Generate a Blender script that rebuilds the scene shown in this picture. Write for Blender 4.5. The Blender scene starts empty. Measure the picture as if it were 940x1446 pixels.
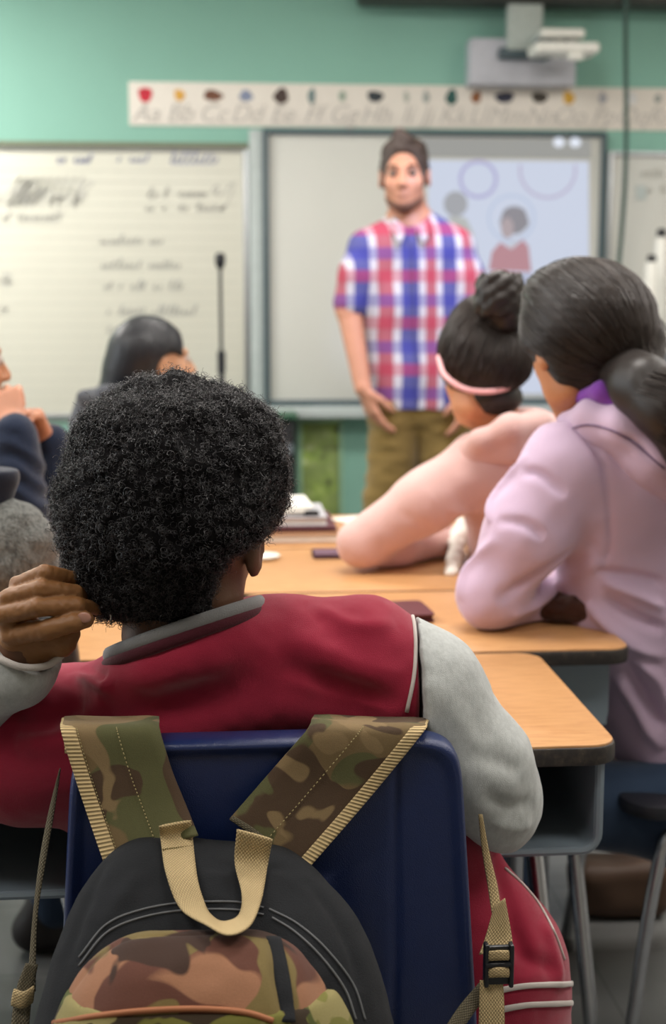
import bpy, bmesh, math, random
import numpy as np
from mathutils import Vector, Matrix
from mathutils.bvhtree import BVHTree
import openvdb as vdb

random.seed(7); RNG = np.random.default_rng(7)
scn = bpy.context.scene
COL = scn.collection
PI = math.pi

# ------------------------------------------------------------------ camera
YAW = math.radians(4.8); PITCH = math.radians(8.8); CZ = 1.27; FPX = 1958.0
cam_data = bpy.data.cameras.new('camera'); cam = bpy.data.objects.new('camera', cam_data); COL.objects.link(cam)
cam.location = (0, 0, CZ); cam.rotation_euler = (PI/2 - PITCH, 0, -YAW)
cam_data.sensor_fit = 'HORIZONTAL'; cam_data.sensor_width = 24.0; cam_data.lens = 24.0*FPX/940.0
cam_data.clip_start = 0.05; cam_data.clip_end = 60
cam_data.dof.use_dof = True; cam_data.dof.focus_distance = 1.47; cam_data.dof.aperture_fstop = 4.3
scn.camera = cam
Fh = np.array([math.sin(YAW), math.cos(YAW), 0.0]); Rt = np.array([math.cos(YAW), -math.sin(YAW), 0.0]); Zu = np.array([0, 0, 1.0])
_fw = Fh*math.cos(PITCH) - Zu*math.sin(PITCH); _up = Fh*math.sin(PITCH) + Zu*math.cos(PITCH)
CAM = np.array([0, 0, CZ])
def ray(px, py): return _fw*FPX + Rt*(px-470) + _up*(723-py)
def V(px, py, d):
    r = ray(px, py); return CAM + r*(d/float(r@Fh))
def onY(px, py, Y):
    r = ray(px, py); return CAM + r*(Y/r[1])
def onZ(px, py, z):
    r = ray(px, py); return CAM + r*((z-CZ)/r[2])
def VV(*pts): return [V(*p) for p in pts]

# ------------------------------------------------------------------ world, lamps, exposure
w = bpy.data.worlds.new('world'); scn.world = w; w.use_nodes = True
w.node_tree.nodes['Background'].inputs[0].default_value = (0.75, 0.85, 0.9, 1)
w.node_tree.nodes['Background'].inputs[1].default_value = 0.4
scn.view_settings.view_transform = 'Standard'; scn.view_settings.look = 'None'
scn.view_settings.gamma = 1; scn.view_settings.use_curve_mapping = False
scn.view_settings.exposure = 0.0
def area(name, loc, size, energy, col, rot=(0, 0, 0), spread=None):
    l = bpy.data.lights.new(name, 'AREA'); l.shape = 'RECTANGLE'; l.size = size[0]; l.size_y = size[1]; l.energy = energy; l.color = col
    if spread: l.spread = spread
    o = bpy.data.objects.new(name, l); COL.objects.link(o); o.location = loc; o.rotation_euler = rot; return o
WARM = (1.0, 0.945, 0.90)
LIGHTS = [(-1.85, 4.85, 78), (0.35, 3.9, 26), (2.4, 3.9, 24), (-1.75, 2.3, 40), (0.35, 2.3, 32), (2.4, 2.3, 32), (-0.9, 0.75, 17), (1.3, 0.75, 16)]
CEIL = 2.72
for i, (x, y, e) in enumerate(LIGHTS):
    area('troffer_lamp', (x, y, CEIL-0.075), (1.1, 0.5), e, WARM)
# added daylight fill lamp, set just inside the unseen left window
area('left_daylight_fill', (-3.3, 2.9, 1.75), (1.9, 1.1), 55, (0.86, 0.94, 1.0), (0, -PI/2, 0))

# ------------------------------------------------------------------ helpers: linking, tags
def off(o):
    v = Vector((0, 0, 0))
    while o is not None: v = v + o.location; o = o.parent
    return v
def s2l(c):
    return tuple(((x/255)/12.92 if x/255 <= 0.04045 else ((x/255+0.055)/1.055)**2.4) for x in c)
def tag(o, label=None, cat=None, group=None, kind=None):
    if label: o['label'] = label
    if cat: o['category'] = cat
    if group: o['group'] = group
    if kind: o['kind'] = kind
    return o
def thing(name, label, cat, loc=(0, 0, 0), group=None):
    o = bpy.data.objects.new(name, None); COL.objects.link(o); o.location = Vector([float(v) for v in loc]); o.empty_display_size = 0.1
    return tag(o, label, cat, group)
def link(name, verts, faces, mat, parent=None, smooth=True, uvs=None, local=False):
    """verts in world coordinates unless local"""
    v = np.asarray(verts, dtype=np.float64).reshape(-1, 3)
    if parent is not None and not local:
        v = v - np.array(off(parent))
    me = bpy.data.meshes.new(name)
    if isinstance(faces, np.ndarray):
        nf, k = faces.shape
        me.vertices.add(len(v)); me.vertices.foreach_set('co', v.astype(np.float32).ravel())
        me.loops.add(nf*k); me.loops.foreach_set('vertex_index', faces.astype(np.int32).ravel())
        me.polygons.add(nf); me.polygons.foreach_set('loop_start', np.arange(0, nf*k, k, dtype=np.int32))
        me.update(calc_edges=True)
    else:
        me.from_pydata([tuple(p) for p in v], [], [tuple(int(i) for i in f) for f in faces]); me.update()
    if uvs is not None:
        uvl = me.uv_layers.new(name='UVMap')
        idx = np.zeros(len(me.loops), dtype=np.int32); me.loops.foreach_get('vertex_index', idx)
        uvl.data.foreach_set('uv', np.asarray(uvs, dtype=np.float32)[idx].ravel())
    if smooth: me.polygons.foreach_set('use_smooth', np.ones(len(me.polygons), dtype=bool))
    o = bpy.data.objects.new(name, me); COL.objects.link(o)
    for m in (mat if isinstance(mat, (list, tuple)) else [mat]): me.materials.append(m)
    if parent is not None: o.parent = parent
    return o
def dup(o, parent=None):
    c = o.copy(); COL.objects.link(c)
    if parent is not None: c.parent = parent
    for ch in list(o.children): dup(ch, c)
    return c

# ------------------------------------------------------------------ helpers: hard-surface mesh collector
class MB:
    def __init__(s): s.v = []; s.f = []; s.uv = []
    def add(s, v, f, uv=None):
        n = len(s.v); v = [tuple(float(c) for c in p) for p in v]
        s.v += v; s.f += [tuple(int(i)+n for i in q) for q in f]; s.uv += ([tuple(u) for u in uv] if uv is not None else [(0, 0)]*len(v)); return s
    def box(s, c, d, r=0.0, seg=2, rot=None):
        bm = bmesh.new(); bmesh.ops.create_cube(bm, size=1)
        for q in bm.verts: q.co = Vector((q.co.x*d[0], q.co.y*d[1], q.co.z*d[2]))
        if r > 0: bmesh.ops.bevel(bm, geom=bm.edges[:], offset=min(r, min(d)*0.49), segments=seg, profile=0.5, affect='EDGES')
        M = rot if rot is not None else Matrix.Identity(3)
        vs = [M @ q.co + Vector([float(k) for k in c]) for q in bm.verts]; bm.verts.index_update()
        fs = [[q.index for q in f.verts] for f in bm.faces]; bm.free()
        return s.add(vs, fs)
    def tube(s, pts, r, n=10, closed=False, cap=True):
        P = [np.array(p, float) for p in pts]; m = len(P)
        rs = r if isinstance(r, (list, tuple, np.ndarray)) else [r]*m
        T = []
        for i in range(m):
            a = P[(i-1) % m] if (closed or i > 0) else P[i]; b = P[(i+1) % m] if (closed or i < m-1) else P[i]
            t = b-a; T.append(t/(np.linalg.norm(t)+1e-12))
        u = np.cross(T[0], [0, 0, 1.0]);
        if np.linalg.norm(u) < 1e-3: u = np.cross(T[0], [1.0, 0, 0])
        u /= np.linalg.norm(u); vs = []; fs = []
        for i in range(m):
            u = u - T[i]*(u@T[i]); u /= np.linalg.norm(u); w_ = np.cross(T[i], u)
            for k in range(n):
                a = 2*PI*k/n; vs.append(P[i] + rs[i]*(math.cos(a)*u + math.sin(a)*w_))
        for i in range(m if closed else m-1):
            for k in range(n):
                j = (i+1) % m; fs.append((i*n+k, i*n+(k+1) % n, j*n+(k+1) % n, j*n+k))
        if cap and not closed: fs.append(tuple(range(n-1, -1, -1))); fs.append(tuple((m-1)*n+k for k in range(n)))
        return s.add(vs, fs)
    def lathe(s, prof, c=(0, 0, 0), n=24):
        vs = []; fs = []
        for (r, z) in prof:
            for k in range(n): a = 2*PI*k/n; vs.append((c[0]+r*math.cos(a), c[1]+r*math.sin(a), c[2]+z))
        for i in range(len(prof)-1):
            for k in range(n): fs.append((i*n+k, i*n+(k+1) % n, (i+1)*n+(k+1) % n, (i+1)*n+k))
        fs.append(tuple(range(n-1, -1, -1))); fs.append(tuple((len(prof)-1)*n+k for k in range(n)))
        return s.add(vs, fs)
    def prism(s, outline, z0, z1, r=0.0):
        """outline (x,y) extruded in z, edges slightly rounded"""
        n = len(outline); O = np.array(outline, float)
        def inset(q):
            out = []
            for i in range(n):
                a, b, c = O[i-1], O[i], O[(i+1) % n]
                e1 = (b-a)/(np.linalg.norm(b-a)+1e-9); e2 = (c-b)/(np.linalg.norm(c-b)+1e-9)
                nn = np.array([-(e1+e2)[1], (e1+e2)[0]]); nn /= (np.linalg.norm(nn)+1e-9); out.append(b+nn*q)
            return out
        rings = [(r, z0), (r*0.3, z0+r*0.3), (0, z0+r), (0, z1-r), (r*0.3, z1-r*0.3), (r, z1)] if r > 0 else [(0, z0), (0, z1)]
        vs = []; fs = []
        for q, z in rings:
            for p in inset(q): vs.append((p[0], p[1], z))
        for i in range(len(rings)-1):
            for k in range(n): fs.append((i*n+k, i*n+(k+1) % n, (i+1)*n+(k+1) % n, (i+1)*n+k))
        fs.append(tuple(range(n-1, -1, -1))); fs.append(tuple((len(rings)-1)*n+k for k in range(n)))
        return s.add(vs, fs)
    def build(s, name, mat, parent=None, smooth=False, local=False):
        o = link(name, s.v, s.f, mat, parent, smooth, s.uv, local)
        if not smooth:
            o.data.polygons.foreach_set('use_smooth', np.ones(len(o.data.polygons), dtype=bool))
            o.data.set_sharp_from_angle(angle=math.radians(40))
        return o
def rrect(x0, y0, x1, y1, r, n=6):
    out = []
    for cx, cy, a0 in ((x1-r, y1-r, 0), (x0+r, y1-r, 90), (x0+r, y0+r, 180), (x1-r, y0+r, 270)):
        for k in range(n+1): a = math.radians(a0+90*k/n); out.append((cx+r*math.cos(a), cy+r*math.sin(a)))
    return out
def cr(pts, n):
    """catmull-rom resample to n points"""
    P = np.array(pts, float)
    if len(P) < 3:
        t = np.linspace(0, 1, n)[:, None]; return P[0]*(1-t)+P[-1]*t
    Q = np.vstack([2*P[0]-P[1], P, 2*P[-1]-P[-2]]); m = len(P)-1; out = []
    for t in np.linspace(0, m-1e-9, n):
        i = int(t); u = t-i; a, b, c, d = Q[i], Q[i+1], Q[i+2], Q[i+3]
        out.append(0.5*((2*b)+(-a+c)*u+(2*a-5*b+4*c-d)*u*u+(-a+3*b-3*c+d)*u**3))
    return np.array(out)
def ribbon(L, R, th, nl=60, nw=6, bulge=0.0, name='strap', mat=None, parent=None):
    """band between two edge curves, with thickness; uv in metres (across, along)"""
    A = cr(L, nl); B = cr(R, nl); wv = B-A
    t = np.gradient((A+B)/2, axis=0); nrm = np.cross(wv, t); nrm /= (np.linalg.norm(nrm, axis=1)[:, None]+1e-9)
    mid = (A+B)/2; ln = np.concatenate([[0], np.cumsum(np.linalg.norm(np.diff(mid, axis=0), axis=1))]); W = np.linalg.norm(wv, axis=1)
    vs = []; uv = []
    for side in (0, 1):
        for i in range(nl):
            for j in range(nw+1):
                u = j/nw; e = 1-(2*u-1)**8
                o_ = (th*(0.35+0.65*e)*0.5 + bulge*(1-(2*u-1)**2)) if side == 0 else -th*(0.35+0.65*e)*0.5 + bulge*(1-(2*u-1)**2)
                vs.append(A[i]+wv[i]*u+nrm[i]*o_); uv.append((u*W.mean(), ln[i]))
    fs = []; N = nl*(nw+1)
    for i in range(nl-1):
        for j in range(nw):
            a = i*(nw+1)+j; b = a+1; c = a+nw+2; d = a+nw+1
            fs.append((a, b, c, d)); fs.append((N+a, N+d, N+c, N+b))
        a = i*(nw+1); fs.append((a, a+nw+1, N+a+nw+1, N+a)); a += nw; fs.append((a, N+a, N+a+nw+1, a+nw+1))
    for j in range(nw):
        fs.append((j, N+j, N+j+1, j+1)); a = (nl-1)*(nw+1)+j; fs.append((a, a+1, N+a+1, N+a))
    return link(name, vs, fs, mat, parent, True, uv)

# ------------------------------------------------------------------ helpers: smooth-blended solids
def rotm(rx=0, ry=0, rz=0):
    return np.array((Matrix.Rotation(math.radians(rz), 3, 'Z') @ Matrix.Rotation(math.radians(ry), 3, 'Y') @ Matrix.Rotation(math.radians(rx), 3, 'X')))
class S:
    def __init__(s, vox=0.004): s.v = vox; s.ops = []
    def cap(s, pts, rs, k=0.02, flat=None, sub=False):
        P = [np.array(p, float) for p in pts]
        if not isinstance(rs, (list, tuple)): rs = [rs]*len(P)
        if len(P) == 1: P = P*2; rs = [rs[0]]*2
        for i in range(len(P)-1): s.ops.append(('c', P[i], P[i+1], rs[i], rs[i+1], k, flat, sub))
        return s
    def ell(s, c, r, R=None, k=0.02, sub=False):
        s.ops.append(('e', np.array(c, float), np.array(r if not np.isscalar(r) else (r, r, r), float), np.eye(3) if R is None else np.array(R), k, sub)); return s
    def box(s, c, h, rnd, R=None, k=0.02, sub=False):
        s.ops.append(('b', np.array(c, float), np.array(h, float), rnd, np.eye(3) if R is None else np.array(R), k, sub)); return s
    def plane(s, p, n, k=0.0):
        n = np.array(n, float); s.ops.append(('p', np.array(p, float), n/np.linalg.norm(n), k)); return s
    def inflate(s, a): s.ops.append(('i', a)); return s
    def copy(s): o = S(s.v); o.ops = list(s.ops); return o
    def bb(s, op):
        if op[0] == 'c':
            r = max(op[3], op[4]); return np.minimum(op[1], op[2])-r, np.maximum(op[1], op[2])+r
        if op[0] == 'e':
            e = np.abs(op[3])@op[2]; return op[1]-e, op[1]+e
        e = np.abs(op[4])@op[2]; return op[1]-e, op[1]+e
    def grid(s):
        add = [o for o in s.ops if o[0] in 'ceb' and not o[-1]]
        lo = np.min([s.bb(o)[0] for o in add], axis=0)-0.03; hi = np.max([s.bb(o)[1] for o in add], axis=0)+0.03
        s.lo = lo; n = np.ceil((hi-lo)/s.v).astype(int)+1
        ax = [lo[i]+np.arange(n[i])*s.v for i in range(3)]
        D = np.full(tuple(n), 0.08, dtype=np.float32)
        for op in s.ops:
            if op[0] == 'i': D -= op[1]; continue
            if op[0] == 'p':
                X, Y, Z = ax[0][:, None, None], ax[1][None, :, None], ax[2][None, None, :]
                q = ((X-op[1][0])*op[2][0]+(Y-op[1][1])*op[2][1]+(Z-op[1][2])*op[2][2]).astype(np.float32); k = op[3]
                if k > 0: h = np.maximum(k-np.abs(D-q), 0)/k; D = np.maximum(D, q)+h*h*k*0.25
                else: D = np.maximum(D, q)
                continue
            k = op[5] if op[0] in 'cb' else op[4]
            a, b = s.bb(op); pad = k+4*s.v+0.012
            i0 = np.clip(np.floor((a-pad-lo)/s.v).astype(int), 0, n); i1 = np.clip(np.ceil((b+pad-lo)/s.v).astype(int)+1, 0, n)
            if np.any(i1 <= i0): continue
            X = ax[0][i0[0]:i1[0]][:, None, None]; Y = ax[1][i0[1]:i1[1]][None, :, None]; Z = ax[2][i0[2]:i1[2]][None, None, :]
            sl = (slice(i0[0], i1[0]), slice(i0[1], i1[1]), slice(i0[2], i1[2])); c = op[1]; x, y, z = X-c[0], Y-c[1], Z-c[2]
            if op[0] == 'c':
                ab = op[2]-op[1]; fl = op[6]
                if fl is not None:
                    nn = np.array(fl[0], float); nn /= np.linalg.norm(nn); g = fl[1]-1
                    dn = (x*nn[0]+y*nn[1]+z*nn[2])*g; x = x+dn*nn[0]; y = y+dn*nn[1]; z = z+dn*nn[2]; ab = ab+g*(ab@nn)*nn
                L = ab@ab+1e-12; t = np.clip((x*ab[0]+y*ab[1]+z*ab[2])/L, 0, 1)
                q = np.sqrt((x-t*ab[0])**2+(y-t*ab[1])**2+(z-t*ab[2])**2)-(op[3]+(op[4]-op[3])*t)
            elif op[0] == 'e':
                R = op[3]; r = op[2]
                u = [(x*R[0][j]+y*R[1][j]+z*R[2][j]) for j in range(3)]
                k0 = np.sqrt((u[0]/r[0])**2+(u[1]/r[1])**2+(u[2]/r[2])**2); k1 = np.sqrt((u[0]/r[0]**2)**2+(u[1]/r[1]**2)**2+(u[2]/r[2]**2)**2)+1e-9
                q = k0*(k0-1)/k1
            else:
                R = op[4]; h = op[2]-op[3]
                u = [np.abs(x*R[0][j]+y*R[1][j]+z*R[2][j])-h[j] for j in range(3)]
                q = np.sqrt(np.maximum(u[0], 0)**2+np.maximum(u[1], 0)**2+np.maximum(u[2], 0)**2)+np.minimum(np.maximum(u[0], np.maximum(u[1], u[2])), 0)-op[3]
            q = q.astype(np.float32); d0 = D[sl]; sub = op[-1]
            if sub: q = -q
            if k > 0:
                h = np.maximum(k-np.abs(d0-q), 0)/k
                D[sl] = (np.maximum(d0, q)+h*h*k*0.25) if sub else (np.minimum(d0, q)-h*h*k*0.25)
            else: D[sl] = np.maximum(d0, q) if sub else np.minimum(d0, q)
        return D
    def mesh(s, smooth=2):
        D = s.grid()
        for a in range(3):
            for e in (0, -1):
                ix = [slice(None)]*3; ix[a] = e; D[tuple(ix)] = np.maximum(D[tuple(ix)], 0.01)
        g = vdb.FloatGrid(0.08); g.copyFromArray(D)
        P, Q = g.convertToQuads(isovalue=0.0)
        P = np.asarray(P, dtype=np.float64)*s.v+s.lo; Q = np.asarray(Q, dtype=np.int64)[:, ::-1]
        # orientation: volume sign
        a, b, c = P[Q[:, 0]], P[Q[:, 1]], P[Q[:, 2]]
        if np.einsum('ij,ij->i', a, np.cross(b, c)).sum() < 0: Q = Q[:, ::-1]
        m = M(P, Q); m.smooth(smooth); return m
def vnoise(P, sc, seed=0):
    p = P*sc+seed*17.31; i = np.floor(p).astype(np.int64); f = p-i; f = f*f*(3-2*f); out = 0
    def h(x, y, z):
        n = (x*374761393+y*668265263+z*2147483647+seed*1013) & 0x7fffffff; n = ((n ^ (n >> 13))*1274126177) & 0x7fffffff
        return ((n ^ (n >> 16)) & 0xffff)/65535.0*2-1
    for dx in (0, 1):
        for dy in (0, 1):
            for dz in (0, 1):
                wgt = (f[:, 0] if dx else 1-f[:, 0])*(f[:, 1] if dy else 1-f[:, 1])*(f[:, 2] if dz else 1-f[:, 2])
                out = out+wgt*h(i[:, 0]+dx, i[:, 1]+dy, i[:, 2]+dz)
    return out
class M:
    """mesh being sculpted: vertices P, quads Q"""
    def __init__(s, P, Q): s.P = P; s.Q = Q
    def smooth(s, n, f=0.5):
        Q = s.Q; N = len(s.P); a = np.concatenate([Q[:, i] for i in range(4)]); b = np.concatenate([Q[:, (i+1) % 4] for i in range(4)])
        A = np.concatenate([a, b]); B = np.concatenate([b, a]); cnt = np.maximum(np.bincount(A, minlength=N), 1)
        for _ in range(n):
            m = np.stack([np.bincount(A, weights=s.P[B, k], minlength=N) for k in range(3)], 1)/cnt[:, None]
            s.P = s.P+(m-s.P)*f
        return s
    def normals(s):
        P, Q = s.P, s.Q; n = np.cross(P[Q[:, 2]]-P[Q[:, 0]], P[Q[:, 3]]-P[Q[:, 1]]); N = np.zeros_like(P)
        for k in range(3):
            N[:, k] = sum(np.bincount(Q[:, j], weights=n[:, k], minlength=len(P)) for j in range(4))
        return N/(np.linalg.norm(N, axis=1)[:, None]+1e-12)
    def disp(s, amt): s.P = s.P+s.normals()*np.asarray(amt)[:, None]; return s
    def noise(s, amp, sc, seed=1, stretch=(1, 1, 1)):
        return s.disp(amp*vnoise(s.P*np.array(stretch), sc, seed))
    def fold(s, px, amp, wd):
        """raise (or sink) a soft crease along a line laid on the surface"""
        bvh = BVHTree.FromPolygons([Vector(p) for p in s.P], [tuple(int(i) for i in q) for q in s.Q]) if not hasattr(s, '_b') else s._b
        s._b = bvh; pts = []
        for (x, y) in px:
            r = ray(x, y); h = bvh.ray_cast(Vector(CAM), Vector(r/np.linalg.norm(r)))
            if h[0] is not None: pts.append(np.array(h[0]))
        if len(pts) < 2: return s
        C = cr(pts, 24); d = np.full(len(s.P), 9.0); tt = np.zeros(len(s.P))
        for i in range(len(C)-1):
            a, b = C[i], C[i+1]; ab = b-a; t = np.clip(((s.P-a)@ab)/(ab@ab+1e-12), 0, 1)
            q = np.linalg.norm(s.P-a-t[:, None]*ab, axis=1); m = q < d; d[m] = q[m]; tt[m] = (i+t[m])/(len(C)-1)
        fade = np.clip(np.minimum(tt, 1-tt)*5, 0, 1)**0.7
        return s.disp(amp*np.exp(-(d/wd)**2)*fade)
    def put(s, name, mat, parent=None): return link(name, s.P, s.Q, mat, parent, True)
def hits(q, px, lift=0.0):
    bvh = BVHTree.FromPolygons([Vector(p) for p in q.P], [tuple(int(i) for i in f) for f in q.Q]); out = []
    for x, y in px:
        r = ray(x, y); h = bvh.ray_cast(Vector(CAM), Vector(r/np.linalg.norm(r)))
        if h[0] is not None: out.append(np.array(h[0])+np.array(h[1] if h[1].dot(Vector(r)) < 0 else -h[1])*lift)
    return out
def crpx(pts, n): return [tuple(p) for p in cr([(x, y, 0) for x, y in pts], n)[:, :2]]
def strands(paths, r, name, mat, parent, taper=True):
    """paths (N,P,3) -> thin three-sided hairs in one mesh"""
    paths = np.asarray(paths); N, K, _ = paths.shape
    T = np.gradient(paths, axis=1); T /= np.linalg.norm(T, axis=2)[..., None]+1e-12
    ref = np.zeros((N, 1, 3)); ref[..., 2] = 1; ref = np.broadcast_to(ref+RNG.normal(0, 0.3, (N, 1, 3)), T.shape)
    U = np.cross(T, ref); U /= np.linalg.norm(U, axis=2)[..., None]+1e-9; W = np.cross(T, U)
    rr = r*(np.linspace(1, 0.35, K)[None, :, None] if taper else np.ones((1, K, 1)))
    vs = np.stack([paths+rr*(math.cos(a)*U+math.sin(a)*W) for a in (0, 2.0944, 4.18879)], axis=2)  # N,K,3,3
    base = (np.arange(N)*K*3)[:, None, None]+(np.arange(K-1)*3)[None, :, None]
    k = np.arange(3)[None, None, :]; k2 = (k+1) % 3
    q = np.stack([base+k, base+k2, base+k2+3, base+k+3], axis=-1).reshape(-1, 4)
    return link(name, vs.reshape(-1, 3), q, mat, parent, True)

# ------------------------------------------------------------------ helpers: materials
class NT:
    def __init__(s, name):
        s.m = bpy.data.materials.new(name); s.m.use_nodes = True; s.t = s.m.node_tree; s.b = s.t.nodes['Principled BSDF']
    def n(s, ty, **kw):
        o = s.t.nodes.new(ty)
        for k, v in kw.items():
            if hasattr(o, k): setattr(o, k, v)
        return o
    def l(s, a, b): s.t.links.new(a, b)
    def math(s, op, a, b=None, c=None):
        o = s.n('ShaderNodeMath', operation=op)
        for i, v in enumerate((a, b, c)):
            if v is None: continue
            if isinstance(v, (int, float)): o.inputs[i].default_value = v
            else: s.l(v, o.inputs[i])
        return o.outputs[0]
    def mix(s, f, a, b, mode='MIX'):
        o = s.n('ShaderNodeMix', data_type='RGBA', blend_type=mode)
        for i, v in ((0, f), (6, a), (7, b)):
            if isinstance(v, (int, float)): o.inputs[i].default_value = v
            elif isinstance(v, tuple): o.inputs[i].default_value = (*v[:3], 1)
            else: s.l(v, o.inputs[i])
        return o.outputs[2]
    def noise(s, sc, co=None, det=3, rough=0.5, stretch=None, dist=0):
        o = s.n('ShaderNodeTexNoise'); o.inputs['Scale'].default_value = sc; o.inputs['Detail'].default_value = det; o.inputs['Roughness'].default_value = rough; o.inputs['Distortion'].default_value = dist
        if co is None: co = s.co()
        if stretch: mp = s.n('ShaderNodeMapping'); mp.inputs['Scale'].default_value = stretch; s.l(co, mp.inputs[0]); co = mp.outputs[0]
        s.l(co, o.inputs['Vector']); return o.outputs['Fac']
    def co(s, k='Object'):
        if not hasattr(s, '_tc'): s._tc = s.n('ShaderNodeTexCoord')
        return s._tc.outputs[k]
    def ramp(s, f, stops, interp='LINEAR'):
        o = s.n('ShaderNodeValToRGB'); o.color_ramp.interpolation = interp; e = o.color_ramp.elements
        while len(e) < len(stops): e.new(0.5)
        for i, (p, c) in enumerate(stops): e[i].position = p; e[i].color = (*c[:3], 1) if len(c) >= 3 else (c[0],)*3+(1,)
        s.l(f, o.inputs[0]); return o.outputs[0]
    def bump(s, h, st=0.3, dist=0.002):
        o = s.n('ShaderNodeBump'); o.inputs['Strength'].default_value = st; o.inputs['Distance'].default_value = dist; s.l(h, o.inputs['Height'])
        if hasattr(s, '_bn'): s.l(s._bn, o.inputs['Normal'])
        s._bn = o.outputs[0]; s.l(s._bn, s.b.inputs['Normal'])
    def set(s, col=None, rough=None, metal=None, spec=None, sheen=None, coat=None, sss=None):
        B = s.b.inputs
        if col is not None:
            if isinstance(col, tuple): B['Base Color'].default_value = (*col[:3], 1)
            else: s.l(col, B['Base Color'])
        if rough is not None:
            if isinstance(rough, (int, float)): B['Roughness'].default_value = rough
            else: s.l(rough, B['Roughness'])
        if metal is not None: B['Metallic'].default_value = metal
        if spec is not None: B['Specular IOR Level'].default_value = spec
        if sheen is not None: B['Sheen Weight'].default_value = sheen; B['Sheen Roughness'].default_value = 0.4
        if coat is not None: B['Coat Weight'].default_value = coat
        if sss is not None:
            B['Subsurface Weight'].default_value = sss; B['Subsurface Radius'].default_value = (1, 0.4, 0.2); B['Subsurface Scale'].default_value = 0.008
        return s
def plain(name, rgb, rough=0.5, metal=0, spec=0.5, var=0.06, vs=30, bs=0.1, bsc=200, **kw):
    t = NT(name); c = s2l(rgb); f = t.noise(vs)
    t.set(t.mix(f, tuple(x*(1-var*2) for x in c), tuple(min(1, x*(1+var*2)) for x in c)), rough, metal, spec, **kw)
    if bs: t.bump(t.noise(bsc, det=2), bs, 0.001)
    return t.m
def cloth(name, rgb, var=0.12, fine=900, bs=0.5, rough=0.9, sheen=0.25, heather=0.0, weave=0.0015):
    t = NT(name); c = s2l(rgb); f = t.noise(14, det=4)
    col = t.mix(f, tuple(x*(1-var) for x in c), tuple(min(1, x*(1+var)) for x in c))
    g = t.noise(fine, det=2, rough=0.7)
    if heather:
        g2 = t.noise(160, det=5, rough=0.75, stretch=(1, 1, 0.5)); col = t.mix(t.math('MULTIPLY', t.ramp(g2, [(0.38, (1, 1, 1)), (0.6, (0, 0, 0))]), heather), col, tuple(x*0.35 for x in c))
    t.set(col, rough, 0, 0.25, sheen=sheen); t.bump(g, bs, weave); return t.m
def skin(name, rgb, rough=0.5):
    t = NT(name); c = s2l(rgb); f = t.noise(25, det=4)
    t.set(t.mix(f, tuple(x*0.86 for x in c), (min(1, c[0]*1.14), c[1]*1.08, c[2]*1.05)), rough, 0, 0.4, sss=0.15)
    t.bump(t.noise(420, det=3), 0.25, 0.0008); return t.m
def hairmat(name, rgb, rough=0.4, spec=0.5):
    t = NT(name); c = s2l(rgb); f = t.noise(300, det=2)
    t.set(t.mix(f, tuple(x*0.6 for x in c), tuple(x*1.5 for x in c)), rough, 0, spec); return t.m
def metal(name, rgb, rough=0.35):
    return plain(name, rgb, rough, 1.0, 0.5, 0.05, 40, 0.05, 300)
def emis(name, rgb, st):
    t = NT(name); t.b.inputs['Base Color'].default_value = (0.08, 0.08, 0.08, 1) if st < 1.4 else (0.8, 0.8, 0.8, 1); t.b.inputs['Emission Color'].default_value = (*s2l(rgb), 1); t.b.inputs['Emission Strength'].default_value = st; return t.m
def camo(name, cols, sc=14, uv=False):
    t = NT(name); co = t.co('UV' if uv else 'Object')
    a = t.noise(sc, co, 1.5, 0.45, dist=0.6); mp = t.n('ShaderNodeMapping'); mp.inputs['Location'].default_value = (3.1, 1.7, 5.2); t.l(co, mp.inputs[0])
    b = t.noise(sc*1.15, mp.outputs[0], 1.5, 0.45, dist=0.8); mp2 = t.n('ShaderNodeMapping'); mp2.inputs['Location'].default_value = (-4.1, 7.7, 1.2); t.l(co, mp2.inputs[0])
    c = t.noise(sc*1.3, mp2.outputs[0], 1.5, 0.45, dist=0.8)
    C = [s2l(x) for x in cols]
    st = lambda f, p: t.ramp(f, [(p-0.008, (0, 0, 0)), (p+0.008, (1, 1, 1))])
    col = t.mix(st(a, 0.5), C[0], C[1]); col = t.mix(st(b, 0.55), col, C[2]); col = t.mix(st(c, 0.57), col, C[3])
    g = t.noise(900, det=2, rough=0.7); col = t.mix(t.math('MULTIPLY', g, 0.35), col, (0.02, 0.018, 0.012))
    t.set(col, 0.85, 0, 0.25, sheen=0.1); t.bump(g, 0.45, 0.001); return t.m
def webbing(name, rgb, kind='weave', sc=900):
    t = NT(name); c = s2l(rgb); sp = t.n('ShaderNodeSeparateXYZ'); t.l(t.co('UV'), sp.inputs[0])
    u, v = sp.outputs[0], sp.outputs[1]
    if kind == 'weave':
        a = t.math('SINE', t.math('MULTIPLY', u, 1900)); b = t.math('SINE', t.math('ADD', t.math('MULTIPLY', v, 1500), t.math('MULTIPLY', t.math('SIGN', a), 1.5708)))
        h = t.math('MULTIPLY', t.math('ABSOLUTE', a), t.math('MULTIPLY_ADD', b, 0.5, 0.5))
    else:
        h = t.math('MULTIPLY_ADD', t.math('SINE', t.math('MULTIPLY', v, 1500)), 0.5, 0.5)
    n = t.noise(40, det=3)
    col = t.mix(h, tuple(x*0.45 for x in c), tuple(min(1, x*1.1) for x in c)); col = t.mix(t.math('MULTIPLY', n, 0.4), col, tuple(x*0.6 for x in c))
    t.set(col, 0.85, 0, 0.25); t.bump(h, 0.8, 0.0012); return t.m

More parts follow.
